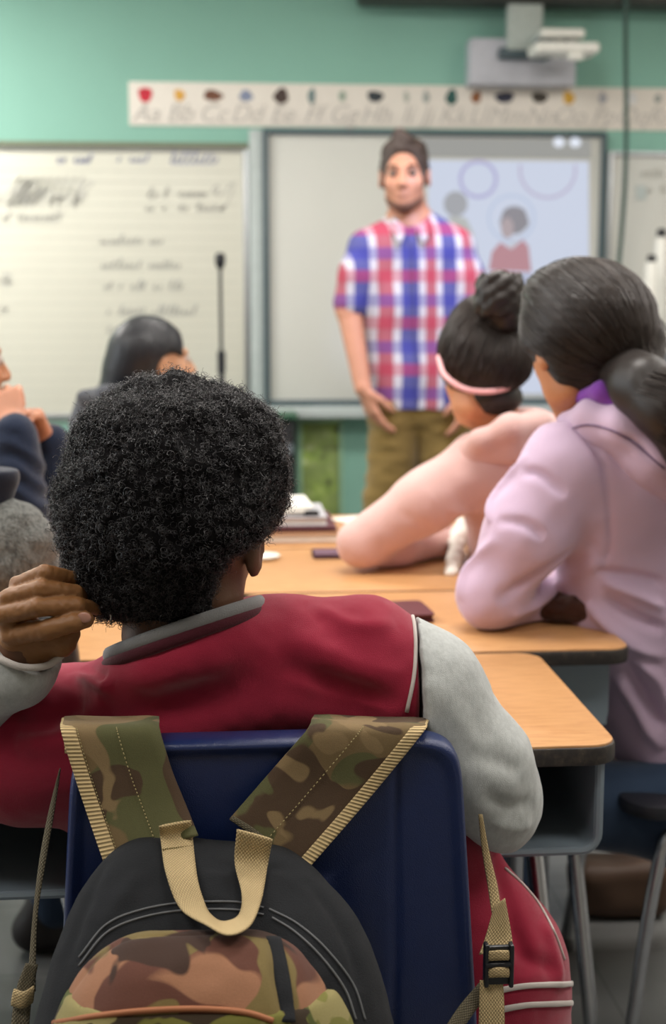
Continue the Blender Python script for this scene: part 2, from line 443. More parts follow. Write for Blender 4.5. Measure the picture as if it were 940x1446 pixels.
# ================================================================== materials
m_teal = plain('teal_wall_paint', (134, 182, 166), 0.75, var=0.03, vs=3, bs=0.15, bsc=250)
m_sidewall = plain('pale_wall_paint', (205, 198, 188), 0.8, var=0.03, vs=3)
m_ceil = plain('ceiling_tile', (214, 212, 204), 0.9, var=0.04, vs=80, bs=0.3, bsc=120)
m_board = plain('whiteboard_enamel', (206, 206, 192), 0.4, var=0.02, vs=3, bs=0.0)
m_screen = plain('board_surface', (196, 197, 190), 0.55, var=0.02, vs=3, bs=0.0)
m_alu = metal('brushed_aluminium', (170, 174, 176), 0.45)
m_frame = plain('dark_grey_frame', (64, 82, 88), 0.45)
m_trimgrey = plain('light_grey_trim', (176, 186, 184), 0.5)
m_black = plain('black_plastic', (24, 26, 30), 0.4)
m_blackm = plain('black_metal', (20, 24, 30), 0.35)
m_white = plain('white_plastic', (226, 226, 218), 0.4)
m_paper = plain('white_paper', (228, 226, 218), 0.8)
m_steel = plain('painted_grey_steel', (128, 142, 152), 0.42, 0.2, var=0.04)
m_chrome = metal('chrome_tube', (176, 180, 186), 0.25)
m_ink = plain('grey_marker_ink', (193, 193, 184), 0.7, bs=0)
m_inkd = plain('dark_marker_ink', (72, 76, 80), 0.7, bs=0)
m_inkb = plain('blue_marker_ink', (160, 164, 184), 0.7, bs=0)
m_cream = plain('cream_card', (222, 216, 206), 0.75, var=0.02)
m_maroon = plain('maroon_cover', (86, 36, 44), 0.5)

def woodmat():
    t = NT('oak_laminate'); c = t.co()
    g = t.noise(60, c, 5, 0.6, stretch=(0.35, 6, 6)); g2 = t.noise(14, c, 3, 0.5, stretch=(0.3, 3, 3), dist=0.3)
    col = t.ramp(g, [(0.3, s2l((160, 112, 70))), (0.5, s2l((192, 144, 96))), (0.75, s2l((208, 162, 112)))])
    col = t.mix(t.math('MULTIPLY', g2, 0.4), col, s2l((180, 130, 82)))
    t.set(col, 0.38, 0, 0.45); t.bump(g, 0.08, 0.0005); return t.m
m_wood = woodmat()
def edgemat():
    t = NT('worn_edge_band'); n = t.noise(90, det=5, rough=0.8)
    t.set(t.ramp(n, [(0.45, s2l((40, 36, 34))), (0.66, s2l((66, 58, 50))), (0.72, s2l((150, 132, 104)))]), 0.55); t.bump(n, 0.4, 0.001); return t.m
m_edge = edgemat()
def floormat():
    t = NT('grey_vinyl_tile'); b = t.n('ShaderNodeTexBrick'); b.offset = 0; b.inputs['Scale'].default_value = 1
    b.inputs['Brick Width'].default_value = 0.305; b.inputs['Row Height'].default_value = 0.305; b.inputs['Mortar Size'].default_value = 0.002
    b.inputs['Color1'].default_value = (*s2l((120, 120, 118)), 1); b.inputs['Color2'].default_value = (*s2l((112, 113, 112)), 1); b.inputs['Mortar'].default_value = (*s2l((80, 80, 80)), 1)
    t.l(t.co(), b.inputs['Vector']); n = t.noise(30, det=5)
    t.set(t.mix(t.math('MULTIPLY', n, 0.4), b.outputs['Color'], s2l((90, 88, 86))), 0.35); return t.m
m_floor = floormat()

# ================================================================== the room
WY = 5.78; XL, XR, YB = -3.3, 3.5, -2.6
def struct(name, c, d, m):
    o = MB().box((0, 0, 0), d).build(name, m, None, local=True); o.location = c; o['kind'] = 'structure'; return o
struct('floor', ((XL+XR)/2, (WY+YB)/2, -0.05), (XR-XL+0.2, WY-YB+0.2, 0.1), m_floor)
struct('ceiling', ((XL+XR)/2, (WY+YB)/2, CEIL+0.05), (XR-XL+0.2, WY-YB+0.2, 0.1), m_ceil)
struct('wall_back', ((XL+XR)/2, WY+0.05, CEIL/2), (XR-XL+0.2, 0.1, CEIL), m_teal)
struct('wall_front', ((XL+XR)/2, YB-0.05, CEIL/2), (XR-XL+0.2, 0.1, CEIL), m_sidewall)
struct('wall_right', (XR+0.05, (WY+YB)/2, CEIL/2), (0.1, WY-YB, CEIL), m_sidewall)
# left wall with a window opening
for nm, c, d in (('wall_left', (XL-0.05, (WY+YB)/2, 0.5), (0.1, WY-YB, 1.0)), ('wall_left', (XL-0.05, (WY+YB)/2, (2.4+CEIL)/2), (0.1, WY-YB, CEIL-2.4)),
                 ('wall_left', (XL-0.05, (1.9+YB)/2, 1.7), (0.1, 1.9-YB, 1.4)), ('wall_left', (XL-0.05, (3.9+WY)/2, 1.7), (0.1, WY-3.9, 1.4))):
    struct(nm, c, d, m_sidewall)
wf = MB()
for c, d in (((XL-0.03, 2.9, 1.02), (0.08, 2.0, 0.05)), ((XL-0.03, 2.9, 2.38), (0.08, 2.0, 0.05)), ((XL-0.03, 1.92, 1.7), (0.08, 0.05, 1.4)), ((XL-0.03, 3.88, 1.7), (0.08, 0.05, 1.4)), ((XL-0.03, 2.9, 1.7), (0.06, 0.04, 1.4))):
    wf.box(c, d, 0.005)
o = wf.build('window_1', m_alu); o['kind'] = 'structure'
t = NT('window_glass'); t.set((0.9, 0.95, 0.95), 0.02); t.b.inputs['Transmission Weight'].default_value = 1.0
MB().box((XL-0.05, 2.9, 1.7), (0.006, 1.95, 1.36)).build('window_pane', t.m, o)
o = MB().box((0, 0, 0), (XR-XL, 0.015, 0.1), 0.004).build('baseboard_back', m_black, None, local=True); o.location = ((XL+XR)/2, WY-0.008, 0.05); o['kind'] = 'structure'

# ceiling lights
for i, (x, y, e) in enumerate(LIGHTS):
    r = thing('ceiling_light', 'recessed fluorescent ceiling light, out of view above row %d' % (i//3+1), 'ceiling light', (x, y, CEIL), 'ceiling lights')
    f = MB()
    for c, d in (((0, 0.3, -0.02), (1.26, 0.04, 0.05)), ((0, -0.3, -0.02), (1.26, 0.04, 0.05)), ((0.62, 0, -0.02), (0.04, 0.6, 0.05)), ((-0.62, 0, -0.02), (0.04, 0.6, 0.05))): f.box(c, d, 0.004)
    f.build('frame', m_white, r, local=True)
    MB().box((0, 0, -0.03), (1.2, 0.56, 0.012)).build('diffuser', emis('lamp_diffuser', (255, 250, 235), 1.5), r, local=True)
    r['label'] = 'recessed fluorescent ceiling light above the classroom desks'

def wr(x0, y0, x1, y1, Y=WY):
    """edges of a wall-mounted rectangle"""
    a = onY((x0+x1)/2, y0, Y); b = onY((x0+x1)/2, y1, Y); c = onY(x0, (y0+y1)/2, Y); d = onY(x1, (y0+y1)/2, Y)
    return c[0], d[0], b[2], a[2]     # x0 x1 z0 z1
def slab(name, x0, x1, z0, z1, y0, y1, m, parent, r=0.002):
    return MB().box(((x0+x1)/2, (y0+y1)/2, (z0+z1)/2), (x1-x0, abs(y1-y0), z1-z0), r).build(name, m, parent)
def frame_rect(name, x0, x1, z0, z1, y0, y1, wd, m, parent):
    b = MB(); yc, dy = (y0+y1)/2, abs(y1-y0)
    b.box((x0+wd/2, yc, (z0+z1)/2), (wd, dy, z1-z0), 0.002); b.box((x1-wd/2, yc, (z0+z1)/2), (wd, dy, z1-z0), 0.002)
    b.box(((x0+x1)/2, yc, z1-wd/2), (x1-x0-2*wd, dy, wd), 0.002); b.box(((x0+x1)/2, yc, z0+wd/2), (x1-x0-2*wd, dy, wd), 0.002)
    return b.build(name, m, parent)
def scribble(path_px, Y, wd):
    """a marker stroke: flat band on the board through pixel points"""
    P = cr([onY(x, y, Y) for x, y in path_px], max(12, len(path_px)*5)); v = []; f = []
    t = np.gradient(P, axis=0); n = np.stack([-t[:, 2], np.zeros(len(P)), t[:, 0]], 1); n /= np.linalg.norm(n, axis=1)[:, None]+1e-9
    for p, q in zip(P, n): v += [p+q*wd/2, p-q*wd/2]
    for i in range(len(P)-1): f.append((2*i, 2*i+1, 2*i+3, 2*i+2))
    return v, f
def writing(name, strokes, Y, wd, mat, parent):
    b = MB()
    for s_ in strokes: v, f = scribble(s_, Y, wd); b.add(v, f)
    return b.build(name, mat, parent)
def cursive(x0, x1, y, h, slope=0.0, seed=0, slant=0.35, step=7):
    rr = random.Random(seed); pts = []; x = x0; i = 0
    while x < x1:
        hh = h*rr.choice([0.5, 0.5, 0.6, 1.0, 1.5]) ; yb = y+slope*(x-x0)
        pts += [(x, yb), (x+step*0.5+hh*slant, yb-hh), (x+step*0.25+hh*slant*0.6, yb-hh*0.9), (x+step*0.45, yb+h*0.05)]
        x += step*rr.uniform(0.8, 1.3); i += 1
        if rr.random() < 0.16: x += step*1.2; yield pts; pts = []
    if len(pts) > 2: yield pts

# left whiteboard
x0, x1, z0, z1 = wr(-330, 204, 352, 592)
wb = thing('whiteboard', 'large lined whiteboard with faint handwriting on the left of the teal wall', 'whiteboard', ((x0+x1)/2, WY, z0))
slab('board_surface', x0+0.01, x1-0.01, z0+0.01, z1-0.01, WY-0.012, WY, m_board, wb)
frame_rect('frame', x0, x1, z0, z1, WY-0.022, WY, 0.022, m_alu, wb)
ft = slab('top_rail', x0, x1, z1-0.012, z1+0.012, WY-0.026, WY, plain('olive_rail', (112, 118, 96), 0.5), wb)
lines = MB()
for k in range(24):
    z = z1-0.10-k*0.044
    lines.box(((x0+x1)/2, WY-0.0125, z), (x1-x0-0.08, 0.0006, 0.0035))
lines.build('ruled_lines', plain('ruled_line_grey', (192, 193, 181), 0.6, bs=0), wb)
YI = WY-0.0135
st = []
for k in range(9): st.append([(2+k*12, 292-k*1.5), (12+k*12, 272), (30+k*11, 250), (22+k*11, 262), (10+k*12, 296)])
st += list(cursive(-10, 108, 288, 20, 0, 3, 0.9, 9))
writing('slanted_lettering', st, YI, 0.008, m_ink, wb)
writing('lettering', list(cursive(2, 85, 312, 12, 0, 4))+list(cursive(0, 16, 402, 10, 0, 5))+list(cursive(0, 10, 440, 10, 0, 15)), YI, 0.007, m_ink, wb)
writing('lettering', list(cursive(208, 232, 279, 9, 0, 6))+list(cursive(252, 300, 277, 9, 0, 7))+list(cursive(205, 236, 297, 7, 0, 8))+list(cursive(252, 312, 297, 7, 0, 9))
        + [[(305, 275), (308, 262), (300, 268), (312, 275), (328, 258), (330, 262), (322, 285), (312, 298), (318, 288)]], YI, 0.008, m_ink, wb)
for k, (xa, xb, yy) in enumerate(((140, 228, 344), (142, 250, 378), (146, 258, 408), (150, 276, 444), (150, 170, 470))):
    writing('lettering', list(cursive(xa, xb, yy, 8, 0, 20+k)), YI, 0.006, plain('faint_ink', (176, 177, 170), 0.7, bs=0), wb)
writing('lettering', list(cursive(80, 124, 229, 10, 0, 31)), YI, 0.008, m_inkb, wb)
writing('lettering', list(cursive(165, 214, 228, 9, 0, 32))+list(cursive(240, 305, 230, 11, 0, 33)), YI, 0.006, m_inkb, wb)
# grey upright between the two boards
x0, x1, z0, z1 = wr(353, 184, 372, 592)
o = MB().box((0, 0, 0), (x1-x0, 0.03, z1-z0), 0.004).build('board_trim_post', m_trimgrey, None, local=True); o.location = ((x0+x1)/2, WY-0.0155, (z0+z1)/2)
tag(o, 'pale grey vertical trim post between the two boards', 'trim post')

# smart board
X0, X1, Z0, Z1 = wr(372, 186, 847, 570)
sb = thing('smart_board', 'interactive whiteboard in a dark grey frame showing a projected picture', 'interactive whiteboard', ((X0+X1)/2, WY, Z0))
slab('board_surface', X0+0.015, X1-0.015, Z0+0.01, Z1-0.01, WY-0.04, WY, m_screen, sb)
frame_rect('frame', X0, X1, Z0, Z1, WY-0.055, WY, 0.022, m_frame, sb)
tr = MB(); tr.box(((X0+X1)/2, WY-0.075, Z0-0.03), (X1-X0+0.03, 0.15, 0.03), 0.006); tr.box(((X0+X1)/2, WY-0.145, Z0-0.012), (X1-X0+0.03, 0.012, 0.03), 0.004)
tr.build('pen_tray', m_trimgrey, sb)
MB().box((X0+0.33, WY-0.11, Z0-0.003), (0.26, 0.03, 0.024), 0.006).build('eraser', m_frame, sb)
PY = WY-0.041
def flat(name, outline_px, mat, parent, lift, holes=None):
    v = [onY(x, y, PY-lift) for x, y in outline_px]; v += [p+np.array([0, 0.0006, 0]) for p in v]; n = len(outline_px)
    return link(name, v, [tuple(range(n)), tuple(range(2*n-1, n-1, -1))]+[(i, n+i, n+(i+1) % n, (i+1) % n) for i in range(n)], mat, parent, False)
def ringpx(cx, cy, r, wd, ymin=-1, n=48, a0=0, a1=2*PI):
    return [[(cx+(r)*math.cos(a), cy+(r)*math.sin(a)) for a in np.linspace(a0, a1, n)]]
EK = 0.80
pic = flat('projected_picture', [(604, 226), (831, 228), (832, 556), (604, 556)], emis('projected_blue_white', (206, 216, 238), EK), sb, 0.001)
flat('projected_toolbar', [(594, 195), (834, 197), (834, 224), (594, 222)], emis('projected_toolbar_light', (196, 198, 194), 0.42), sb, 0.001)
for cx in (789, 812):
    flat('toolbar_button', [(cx+8*math.cos(a), 201+7*math.sin(a)) for a in np.linspace(0, 2*PI, 20, endpoint=False)], emis('projected_white', (225, 232, 245), 0.9), sb, 0.0022)
def ringmesh(cx, cy, r, wd, mat, ycut=None, lift=0.0022):
    b = MB(); A = np.linspace(0, 2*PI, 56)
    st_ = []
    pts = [(cx+r*math.cos(a), cy+r*math.sin(a)) for a in A]
    if ycut is not None: pts = [(cx+r*math.cos(a), cy+r*math.sin(a)) for a in np.linspace(-0.2, PI+0.2, 40) if cy+r*math.sin(a) > ycut]
    v, f = scribble(pts, PY-lift, wd); b.add(v, f); return b.build('projected_ring', mat, sb)
ringmesh(675, 253, 25, 0.014, emis('projected_violet', (178, 176, 226), 0.72))
ringmesh(773, 240, 39, 0.011, emis('projected_mauve', (192, 184, 218), 0.72), 228)
ringmesh(722, 308, 32, 0.009, emis('projected_pale_blue', (188, 205, 236), 0.75))
eg = emis('projected_grey', (176, 180, 190), 0.62)
flat('projected_head', [(643+17*math.cos(a), 288+18*math.sin(a)) for a in np.linspace(0, 2*PI, 24, endpoint=False)], eg, sb, 0.0022)
flat('projected_figure', [(626, 312), (640, 304), (658, 308), (668, 330), (674, 372), (660, 420), (622, 420), (618, 350)], emis('projected_cream', (198, 202, 200), 0.66), sb, 0.0018)
flat('projected_hair', [(726+20*math.cos(a)*(1+0.06*math.sin(5*a)), 311+20*math.sin(a)) for a in np.linspace(0, 2*PI, 30, endpoint=False)], emis('projected_dark_grey', (160, 158, 172), 0.5), sb, 0.0026)
flat('projected_face', [(716+9*math.cos(a), 322+15*math.sin(a)) for a in np.linspace(0, 2*PI, 20, endpoint=False)], emis('projected_face_tone', (196, 178, 186), 0.6), sb, 0.003)
flat('projected_red_shirt', [(706, 342), (722, 352), (738, 338), (746, 348), (750, 384), (690, 382), (694, 356)], emis('projected_red', (205, 140, 155), 0.62), sb, 0.0026)
flat('projected_collar', [(710, 336), (722, 352), (735, 334), (728, 345), (718, 345)], emis('projected_collar_white', (215, 218, 228), 0.7), sb, 0.0032)
flat('projected_lower_figure', [(688, 384), (750, 386), (760, 420), (684, 420)], emis('projected_blue', (188, 198, 230), 0.7), sb, 0.0026)

# right whiteboard
x0, x1, z0, z1 = wr(852, 216, 1250, 592)
wb2 = thing('whiteboard', 'whiteboard beyond the hanging cable at the right edge', 'whiteboard', ((x0+x1)/2, WY, z0))
slab('board_surface', x0+0.01, x1-0.01, z0+0.01, z1-0.01, WY-0.012, WY, m_screen, wb2); frame_rect('frame', x0, x1, z0, z1, WY-0.022, WY, 0.02, m_alu, wb2)
writing('lettering', list(cursive(905, 940, 250, 8, 0, 41))+list(cursive(910, 940, 272, 8, 0, 42)), YI, 0.006, m_ink, wb2)
flat('note_sheet', [(898, 262), (912, 262), (912, 282), (898, 282)], m_trimgrey, wb2, -0.025)

# alphabet strip
xa0, xa1, za0, za1 = wr(182, 118, 1010, 178)
za0, za1 = onY(470, 180, WY)[2], onY(470, 119, WY)[2]
strip = thing('alphabet_strip', 'long cream alphabet strip with small pictures and cursive letters above the boards', 'alphabet strip', ((xa0+xa1)/2, WY, za0))
slab('strip_card', xa0, xa1, za0, za1, WY-0.006, WY, m_cream, strip, 0.001)
PX = [205, 253, 300, 347, 397, 440, 483, 529, 573, 601, 637, 672, 712, 761, 802, 850, 890, 928]
LT = ['Aa', 'Bb', 'Cc', 'Dd', 'Ee', 'Ff', 'Gg', 'Hh', 'Ii', 'Jj', 'Kk', 'Ll', 'Mm', 'Nn', 'Oo', 'Pp', 'Qq', 'Rr']
m_let = plain('letter_grey', (188, 184, 178), 0.7, bs=0)
PC = [((196, 40, 60), 'apple', 9, 11), ((226, 160, 70), 'bear', 7, 8), ((110, 70, 50), 'cat', 13, 7), ((130, 140, 165), 'dish', 9, 7), ((70, 55, 50), 'elephant', 10, 10), ((110, 130, 130), 'feather', 5, 11), ((150, 165, 150), 'grape', 5, 8),
      ((46, 54, 60), 'hat', 11, 8), ((170, 175, 165), 'ice', 4, 7), ((160, 165, 160), 'jar', 5, 8), ((40, 84, 78), 'kite', 8, 10), ((140, 90, 55), 'leaf', 7, 8), ((44, 46, 64), 'mouse', 13, 8), ((60, 54, 46), 'nest', 11, 8), ((206, 160, 60), 'orange', 8, 9), ((160, 160, 165), 'pen', 6, 7), ((230, 232, 225), 'quilt', 9, 8), ((150, 155, 150), 'ring', 5, 6)]
for i, (px, lt) in enumerate(zip(PX, LT)):
    zz = onY(px, 133+px*0.007, WY); c, nm, rx, ry = PC[i]; rr = random.Random(i)
    k = 1.0/338
    out = [(zz[0]+rx*k*math.cos(a)*(1+0.15*math.sin(3*a+i)), zz[2]+ry*k*math.sin(a)*(1+0.12*math.cos(2*a+i))) for a in np.linspace(0, 2*PI, 26, endpoint=False)]
    v = [(x, WY-0.0075, z) for x, z in out]+[(x, WY-0.006, z) for x, z in out]; n = len(out)
    link('picture', v, [tuple(range(n))]+[(j, n+j, n+(j+1) % n, (j+1) % n) for j in range(n)], plain('picture_'+nm, c, 0.7, bs=0, var=0.3, vs=60), strip, False)
    cu = bpy.data.curves.new('letters', 'FONT'); cu.body = lt; cu.size = 0.10; cu.shear = 0.35; cu.extrude = 0.0008; cu.align_x = 'CENTER'; cu.offset = -0.0006
    o = bpy.data.objects.new('letters', cu); COL.objects.link(o); o.data.materials.append(m_let); o.parent = strip
    q = onY(px, 170+px*0.007, WY); o.location = Vector((q[0], WY-0.0075, q[2]))-off(strip); o.rotation_euler = (PI/2, 0, 0); bpy.context.view_layer.update()
    me = bpy.data.meshes.new_from_object(o); o2 = bpy.data.objects.new('letters', me); COL.objects.link(o2); o2.parent = strip; o2.location = o.location; o2.rotation_euler = o.rotation_euler; bpy.data.objects.remove(o); o2.name = 'letters'

# projector and its mount
x0, x1, z0, z1 = wr(660, 58, 808, 123, WY-0.05)
pm = thing('projector_mount', 'pale grey wall bracket box with upright column above the interactive whiteboard', 'projector mount', ((x0+x1)/2, WY, z0))
slab('wall_box', x0, x1, z0, z1, WY-0.11, WY, plain('lilac_grey_plastic', (186, 188, 196), 0.5), pm, 0.006)
a = onY(716, 20, WY-0.14); b = onY(764, 20, WY-0.14); zt = onY(740, 72, WY-0.14)[2]
slab('column', a[0], b[0], zt, CEIL-0.005, WY-0.17, WY-0.11, plain('column_grey', (176, 186, 180), 0.5), pm, 0.004)
slab('bracket', a[0]-0.03, b[0]+0.03, zt-0.03, zt+0.01, WY-0.16, WY-0.10, m_frame, pm, 0.004)
pj = thing('projector', 'white projector body on a short arm beside the grey bracket column', 'projector', tuple(onY(795, 75, WY-0.35)))
c1 = onY(795, 71, WY-0.32)
MB().box(c1, (0.25, 0.16, 0.042), 0.016, 4).build('body', m_white, pj)
c2 = onY(792, 49, WY-0.30); MB().box(c2, (0.17, 0.09, 0.035), 0.012, 4).build('arm', m_white, pj)
MB().box((c1+c2)/2+np.array([-0.05, 0.03, 0]), (0.05, 0.05, 0.10), 0.01).build('joint', m_frame, pj)
MB().box([(b[0]+c2[0])/2-0.01, (WY-0.14+c2[1])/2, c2[2]], (abs(c2[0]-b[0])+0.06, abs(WY-0.14-c2[1])+0.04, 0.03), 0.008).build('mount_arm', m_trimgrey, pj)
MB().box(onY(812, 80, WY-0.38), (0.06, 0.04, 0.03), 0.012).build('lens_cover', m_white, pj)
MB().tube(cr([onY(752, 74, WY-0.25), onY(758, 58, WY-0.3), onY(775, 50, WY-0.3), onY(800, 58, WY-0.3), onY(770, 84, WY-0.28), onY(752, 82, WY-0.25)], 30), 0.006).build('cable_loop', m_frame, pj)
l = bpy.data.lights.new('projector_beam', 'SPOT'); l.energy = 34; l.color = (0.55, 0.62, 1.0); l.spot_size = math.radians(60); l.spot_blend = 0.6; l.shadow_soft_size = 0.05
lo = bpy.data.objects.new('projector_beam', l); COL.objects.link(lo); lo.location = Vector(V(730, 60, 3.9)); tg = Vector(V(655, 410, 4.62)); lo.rotation_euler = (tg-lo.location).to_track_quat('-Z', 'Y').to_euler()

# dark screen housing along the ceiling, hanging cable
za = onY(720, 9, WY-0.12)[2]; xa = onY(505, 5, WY-0.12)[0]
o = MB().box((0, 0, 0), (XR-0.02-xa, 0.16, CEIL-0.01-za), 0.02).build('roller_screen_housing', plain('dark_housing', (52, 54, 50), 0.5), None, local=True)
o.location = ((xa+XR-0.02)/2, WY-0.12, (za+CEIL-0.01)/2); tag(o, 'long dark roller screen housing along the top of the wall', 'screen housing')
o = MB().tube(cr([onY(884, -12, WY-0.22), onY(883, 60, WY-0.2), onY(884, 180, WY-0.18), onY(882, 260, WY-0.15), onY(877, 330, WY-0.1), onY(872, 400, WY-0.08), onY(872, 560, WY-0.07)], 40), 0.0095, 8).build('hanging_cable', plain('dark_green_cable', (44, 74, 66), 0.5))
tag(o, 'dark cable hanging down the wall over the right whiteboard', 'cable')

# teal lower wall: framed poster, black cabinet
x0, x1, z0, z1 = wr(420, 590, 484, 745)
ps = thing('framed_poster', 'narrow poster of green leaves in a pale frame under the board', 'poster', ((x0+x1)/2, WY, z0))
frame_rect('frame', x0, x1, z0, z1, WY-0.02, WY-0.001, 0.018, plain('pale_green_frame', (150, 190, 160), 0.5), ps)
t = NT('leaf_print'); n1 = t.noise(22, det=4); n2 = t.noise(9, det=2)
c_ = t.ramp(n1, [(0.35, s2l((84, 90, 60))), (0.45, s2l((140, 170, 80))), (0.6, s2l((180, 205, 110))), (0.72, s2l((225, 230, 200)))]); t.set(t.mix(t.ramp(n2, [(0.4, (0, 0, 0)), (0.6, (1, 1, 1))]), c_, s2l((140, 160, 96))), 0.6)
slab('print', x0+0.016, x1-0.016, z0+0.016, z1-0.016, WY-0.012, WY-0.002, t.m, ps)
a = onY(352, 600, 5.45); b = onY(417, 600, 5.45); zt = onY(400, 592, 5.45)[2]
cb = thing('black_cabinet', 'black low cabinet standing under the board beside the leaf poster', 'cabinet', ((a[0]+b[0])/2, 5.6, 0))
slab('carcass', a[0], b[0], 0.002, zt, 5.47, 5.74, plain('black_green_laminate', (26, 34, 32), 0.4), cb, 0.006)
slab('door', a[0]+0.01, b[0]-0.012, 0.05, zt-0.03, 5.452, 5.47, m_black, cb, 0.004)
slab('worktop', a[0]-0.01, b[0]+0.01, zt, zt+0.02, 5.44, 5.745, plain('dark_green_top', (52, 92, 70), 0.4), cb, 0.004)
MB().lathe([(0.0, -0.02), (0.016, -0.018), (0.018, 0.0), (0.018, 0.018), (0.0, 0.02)], onY(408, 634, 5.43)).build('handle', metal('pale_handle', (190, 200, 215), 0.3), cb)

# microphone-like pointer stand in front of the whiteboard
pr = V(313, 560, 4.9); pb = np.array([pr[0], pr[1], 0.0])
ms = thing('microphone_stand', 'thin black microphone stand standing in front of the left whiteboard', 'microphone stand', pb)
zA, zB, zC = V(313, 378, 4.9)[2], V(313, 512, 4.9)[2], V(313, 357, 4.9)[2]
MB().tube([pb+[0, 0, 0.02], pb+[0, 0, zB]], 0.011).tube([pb+[0, 0, zB-0.01], pb+[0, 0, zA]], 0.0065).build('pole', m_blackm, ms)
MB().tube([pb+[0, 0, zB-0.035], pb+[0, 0, zB+0.04]], 0.015).build('clamp', m_blackm, ms)
MB().tube(cr([pb+[0, 0, zA-0.005], pb+[0, 0, zA+0.02], pb+[0, 0, zC-0.012], pb+[0, 0, zC]], 10), [0.008, 0.014, 0.017, 0.018, 0.018, 0.018, 0.018, 0.017, 0.014, 0.006], 12).build('microphone', m_black, ms)
MB().lathe([(0.13, 0.0), (0.13, 0.012), (0.03, 0.022), (0.012, 0.04), (0.0, 0.04)], pb).build('base', m_blackm, ms)

# ================================================================== desks
TZ = 0.72
def make_desk(label, W=0.61, D=0.46, front_open=True):
    r = thing('student_desk', label, 'desk', (0, 0, 0), 'student desks pushed together')
    MB().prism(rrect(-W/2+0.003, -D/2+0.003, W/2-0.003, D/2-0.003, 0.035), TZ-0.012, TZ, 0.0015).build('desktop', m_wood, r, local=True)
    MB().prism(rrect(-W/2, -D/2, W/2, D/2, 0.038), TZ-0.027, TZ-0.0025, 0.004).build('edge_band', m_edge, r, local=True)
    # open-fronted steel book box: bent sheet with rounded corners
    w2 = W/2-0.022; h = 0.118; t_ = 0.006; rad = 0.022; y0, y1 = -D/2+0.02, D/2-0.06
    out = [(-w2, 0)]+[(-w2+rad-rad*math.cos(a), -h+rad-rad*math.sin(a)) for a in np.linspace(0, PI/2, 7)]+[(w2-rad+rad*math.sin(a), -h+rad-rad*math.cos(a)) for a in np.linspace(0, PI/2, 7)]+[(w2, 0)]
    O = np.array(out); T = np.gradient(O, axis=0); nrm = np.stack([-T[:, 1], T[:, 0]], 1); nrm /= np.linalg.norm(nrm, axis=1)[:, None]; I = O+nrm*t_; n = len(O); zt = TZ-0.027
    v = []
    for y in (y0, y1):
        for P in (O, I): v += [(p[0], y, zt+p[1]) for p in P]
    f = []
    for k in range(n-1):
        f += [(k, k+1, 2*n+k+1, 2*n+k), (n+k, 3*n+k, 3*n+k+1, n+k+1), (k, n+k, n+k+1, k+1), (2*n+k, 2*n+k+1, 3*n+k+1, 3*n+k)]
    b = MB().add(v, f); b.box((0, y1-0.003, zt-h/2), (2*w2-0.004, 0.006, h-0.004))
    b.tube([(x, y0+0.001, zt+z) for x, z in out], 0.0058, 8)
    b.build('book_box', m_steel, r, local=True)
    for sx in (-1, 1):
        for sy in (-1, 1):
            b = MB(); x = sx*(w2-0.05)
            b.tube(cr([(x, sy*0.045, zt-h-0.004), (x+sx*0.004, sy*0.06, zt-h-0.06), (x+sx*0.03, sy*0.17, 0.12), (x+sx*0.035, sy*0.185, 0.02)], 14), 0.0125, 12)
            lg = b.build('leg', m_chrome, r, local=True)
            MB().lathe([(0.006, 0.03), (0.018, 0.022), (0.019, 0.004), (0.016, 0.0)], (x+sx*0.035, sy*0.185, 0.001)).build('foot_glide', m_black, lg, local=True)
    return r
A1 = onZ(879, 1052, TZ); print('desk1 corner', A1, 'desk2', onZ(902, 921, TZ), onZ(640, 828, TZ), onZ(470, 772, TZ), onZ(520, 722, TZ))
d0 = make_desk('wooden topped student desk with open grey book box, nearest the blue chair')
D1 = (A1[0]-0.305, A1[1]+0.23); d0.location = (D1[0], D1[1], 0)
c2 = onZ(902, 921, TZ); Y2 = D1[1]+0.23+0.008
def place_desk(x, y, label, rz=0):
    d = dup(d0); d.location = (x, y, 0); d.rotation_euler = (0, 0, rz); d['label'] = label; return d
X2 = c2[0]-0.305
place_desk(X2, Y2+0.23, 'wooden topped student desk under the lilac hoodie elbow, its closed grey box towards us', PI)
place_desk(X2-0.02, Y2+0.70, 'wooden topped student desk under the pink sweatshirt elbow')
place_desk(X2-0.02, Y2+1.17, 'farthest wooden topped student desk, with the white sheet on it')
place_desk(X2-0.635, Y2+0.23, 'wooden topped student desk seen between the raised hand and the curly head', PI)
place_desk(X2-0.635, Y2+0.70, 'wooden topped student desk behind the curly head, under the navy sleeve')
place_desk(X2-0.635, Y2+1.17, 'wooden topped student desk holding the stack of papers and books')
place_desk(D1[0]-0.595, D1[1]-0.075, 'wooden topped student desk with open grey book box, cropped by the left edge')
XD, YD = X2, Y2

# things on the desks
def rel(x, y, z=TZ): return onZ(x, y, z)
def book(name, label, cat, pts, z0, h, m_cov, m_pg=None, rnd=0.006):
    """closed book: corner points in plan, cover and pages"""
    P = np.array([[p[0], p[1]] for p in pts]); c = P.mean(0); r = thing(name, label, cat, (c[0], c[1], z0))
    a = P[1]-P[0]; L = np.linalg.norm(a); b = P[3]-P[0]; Wd = np.linalg.norm(b); ang = math.atan2(a[1], a[0])
    q = rrect(-L/2, -Wd/2, L/2, Wd/2, rnd)
    o = MB().prism(q, 0, 0.0025).prism(q, h-0.0025, h).box((-L/2+0.0015, 0, h/2), (0.003, Wd*0.98, h)).build('cover', m_cov, r, local=True); o.rotation_euler = (0, 0, ang)
    if m_pg:
        o = MB().box((0.002, 0, h/2), (L-0.012, Wd-0.012, h-0.0052)).build('pages', m_pg, r, local=True); o.rotation_euler = (0, 0, ang)
    return r
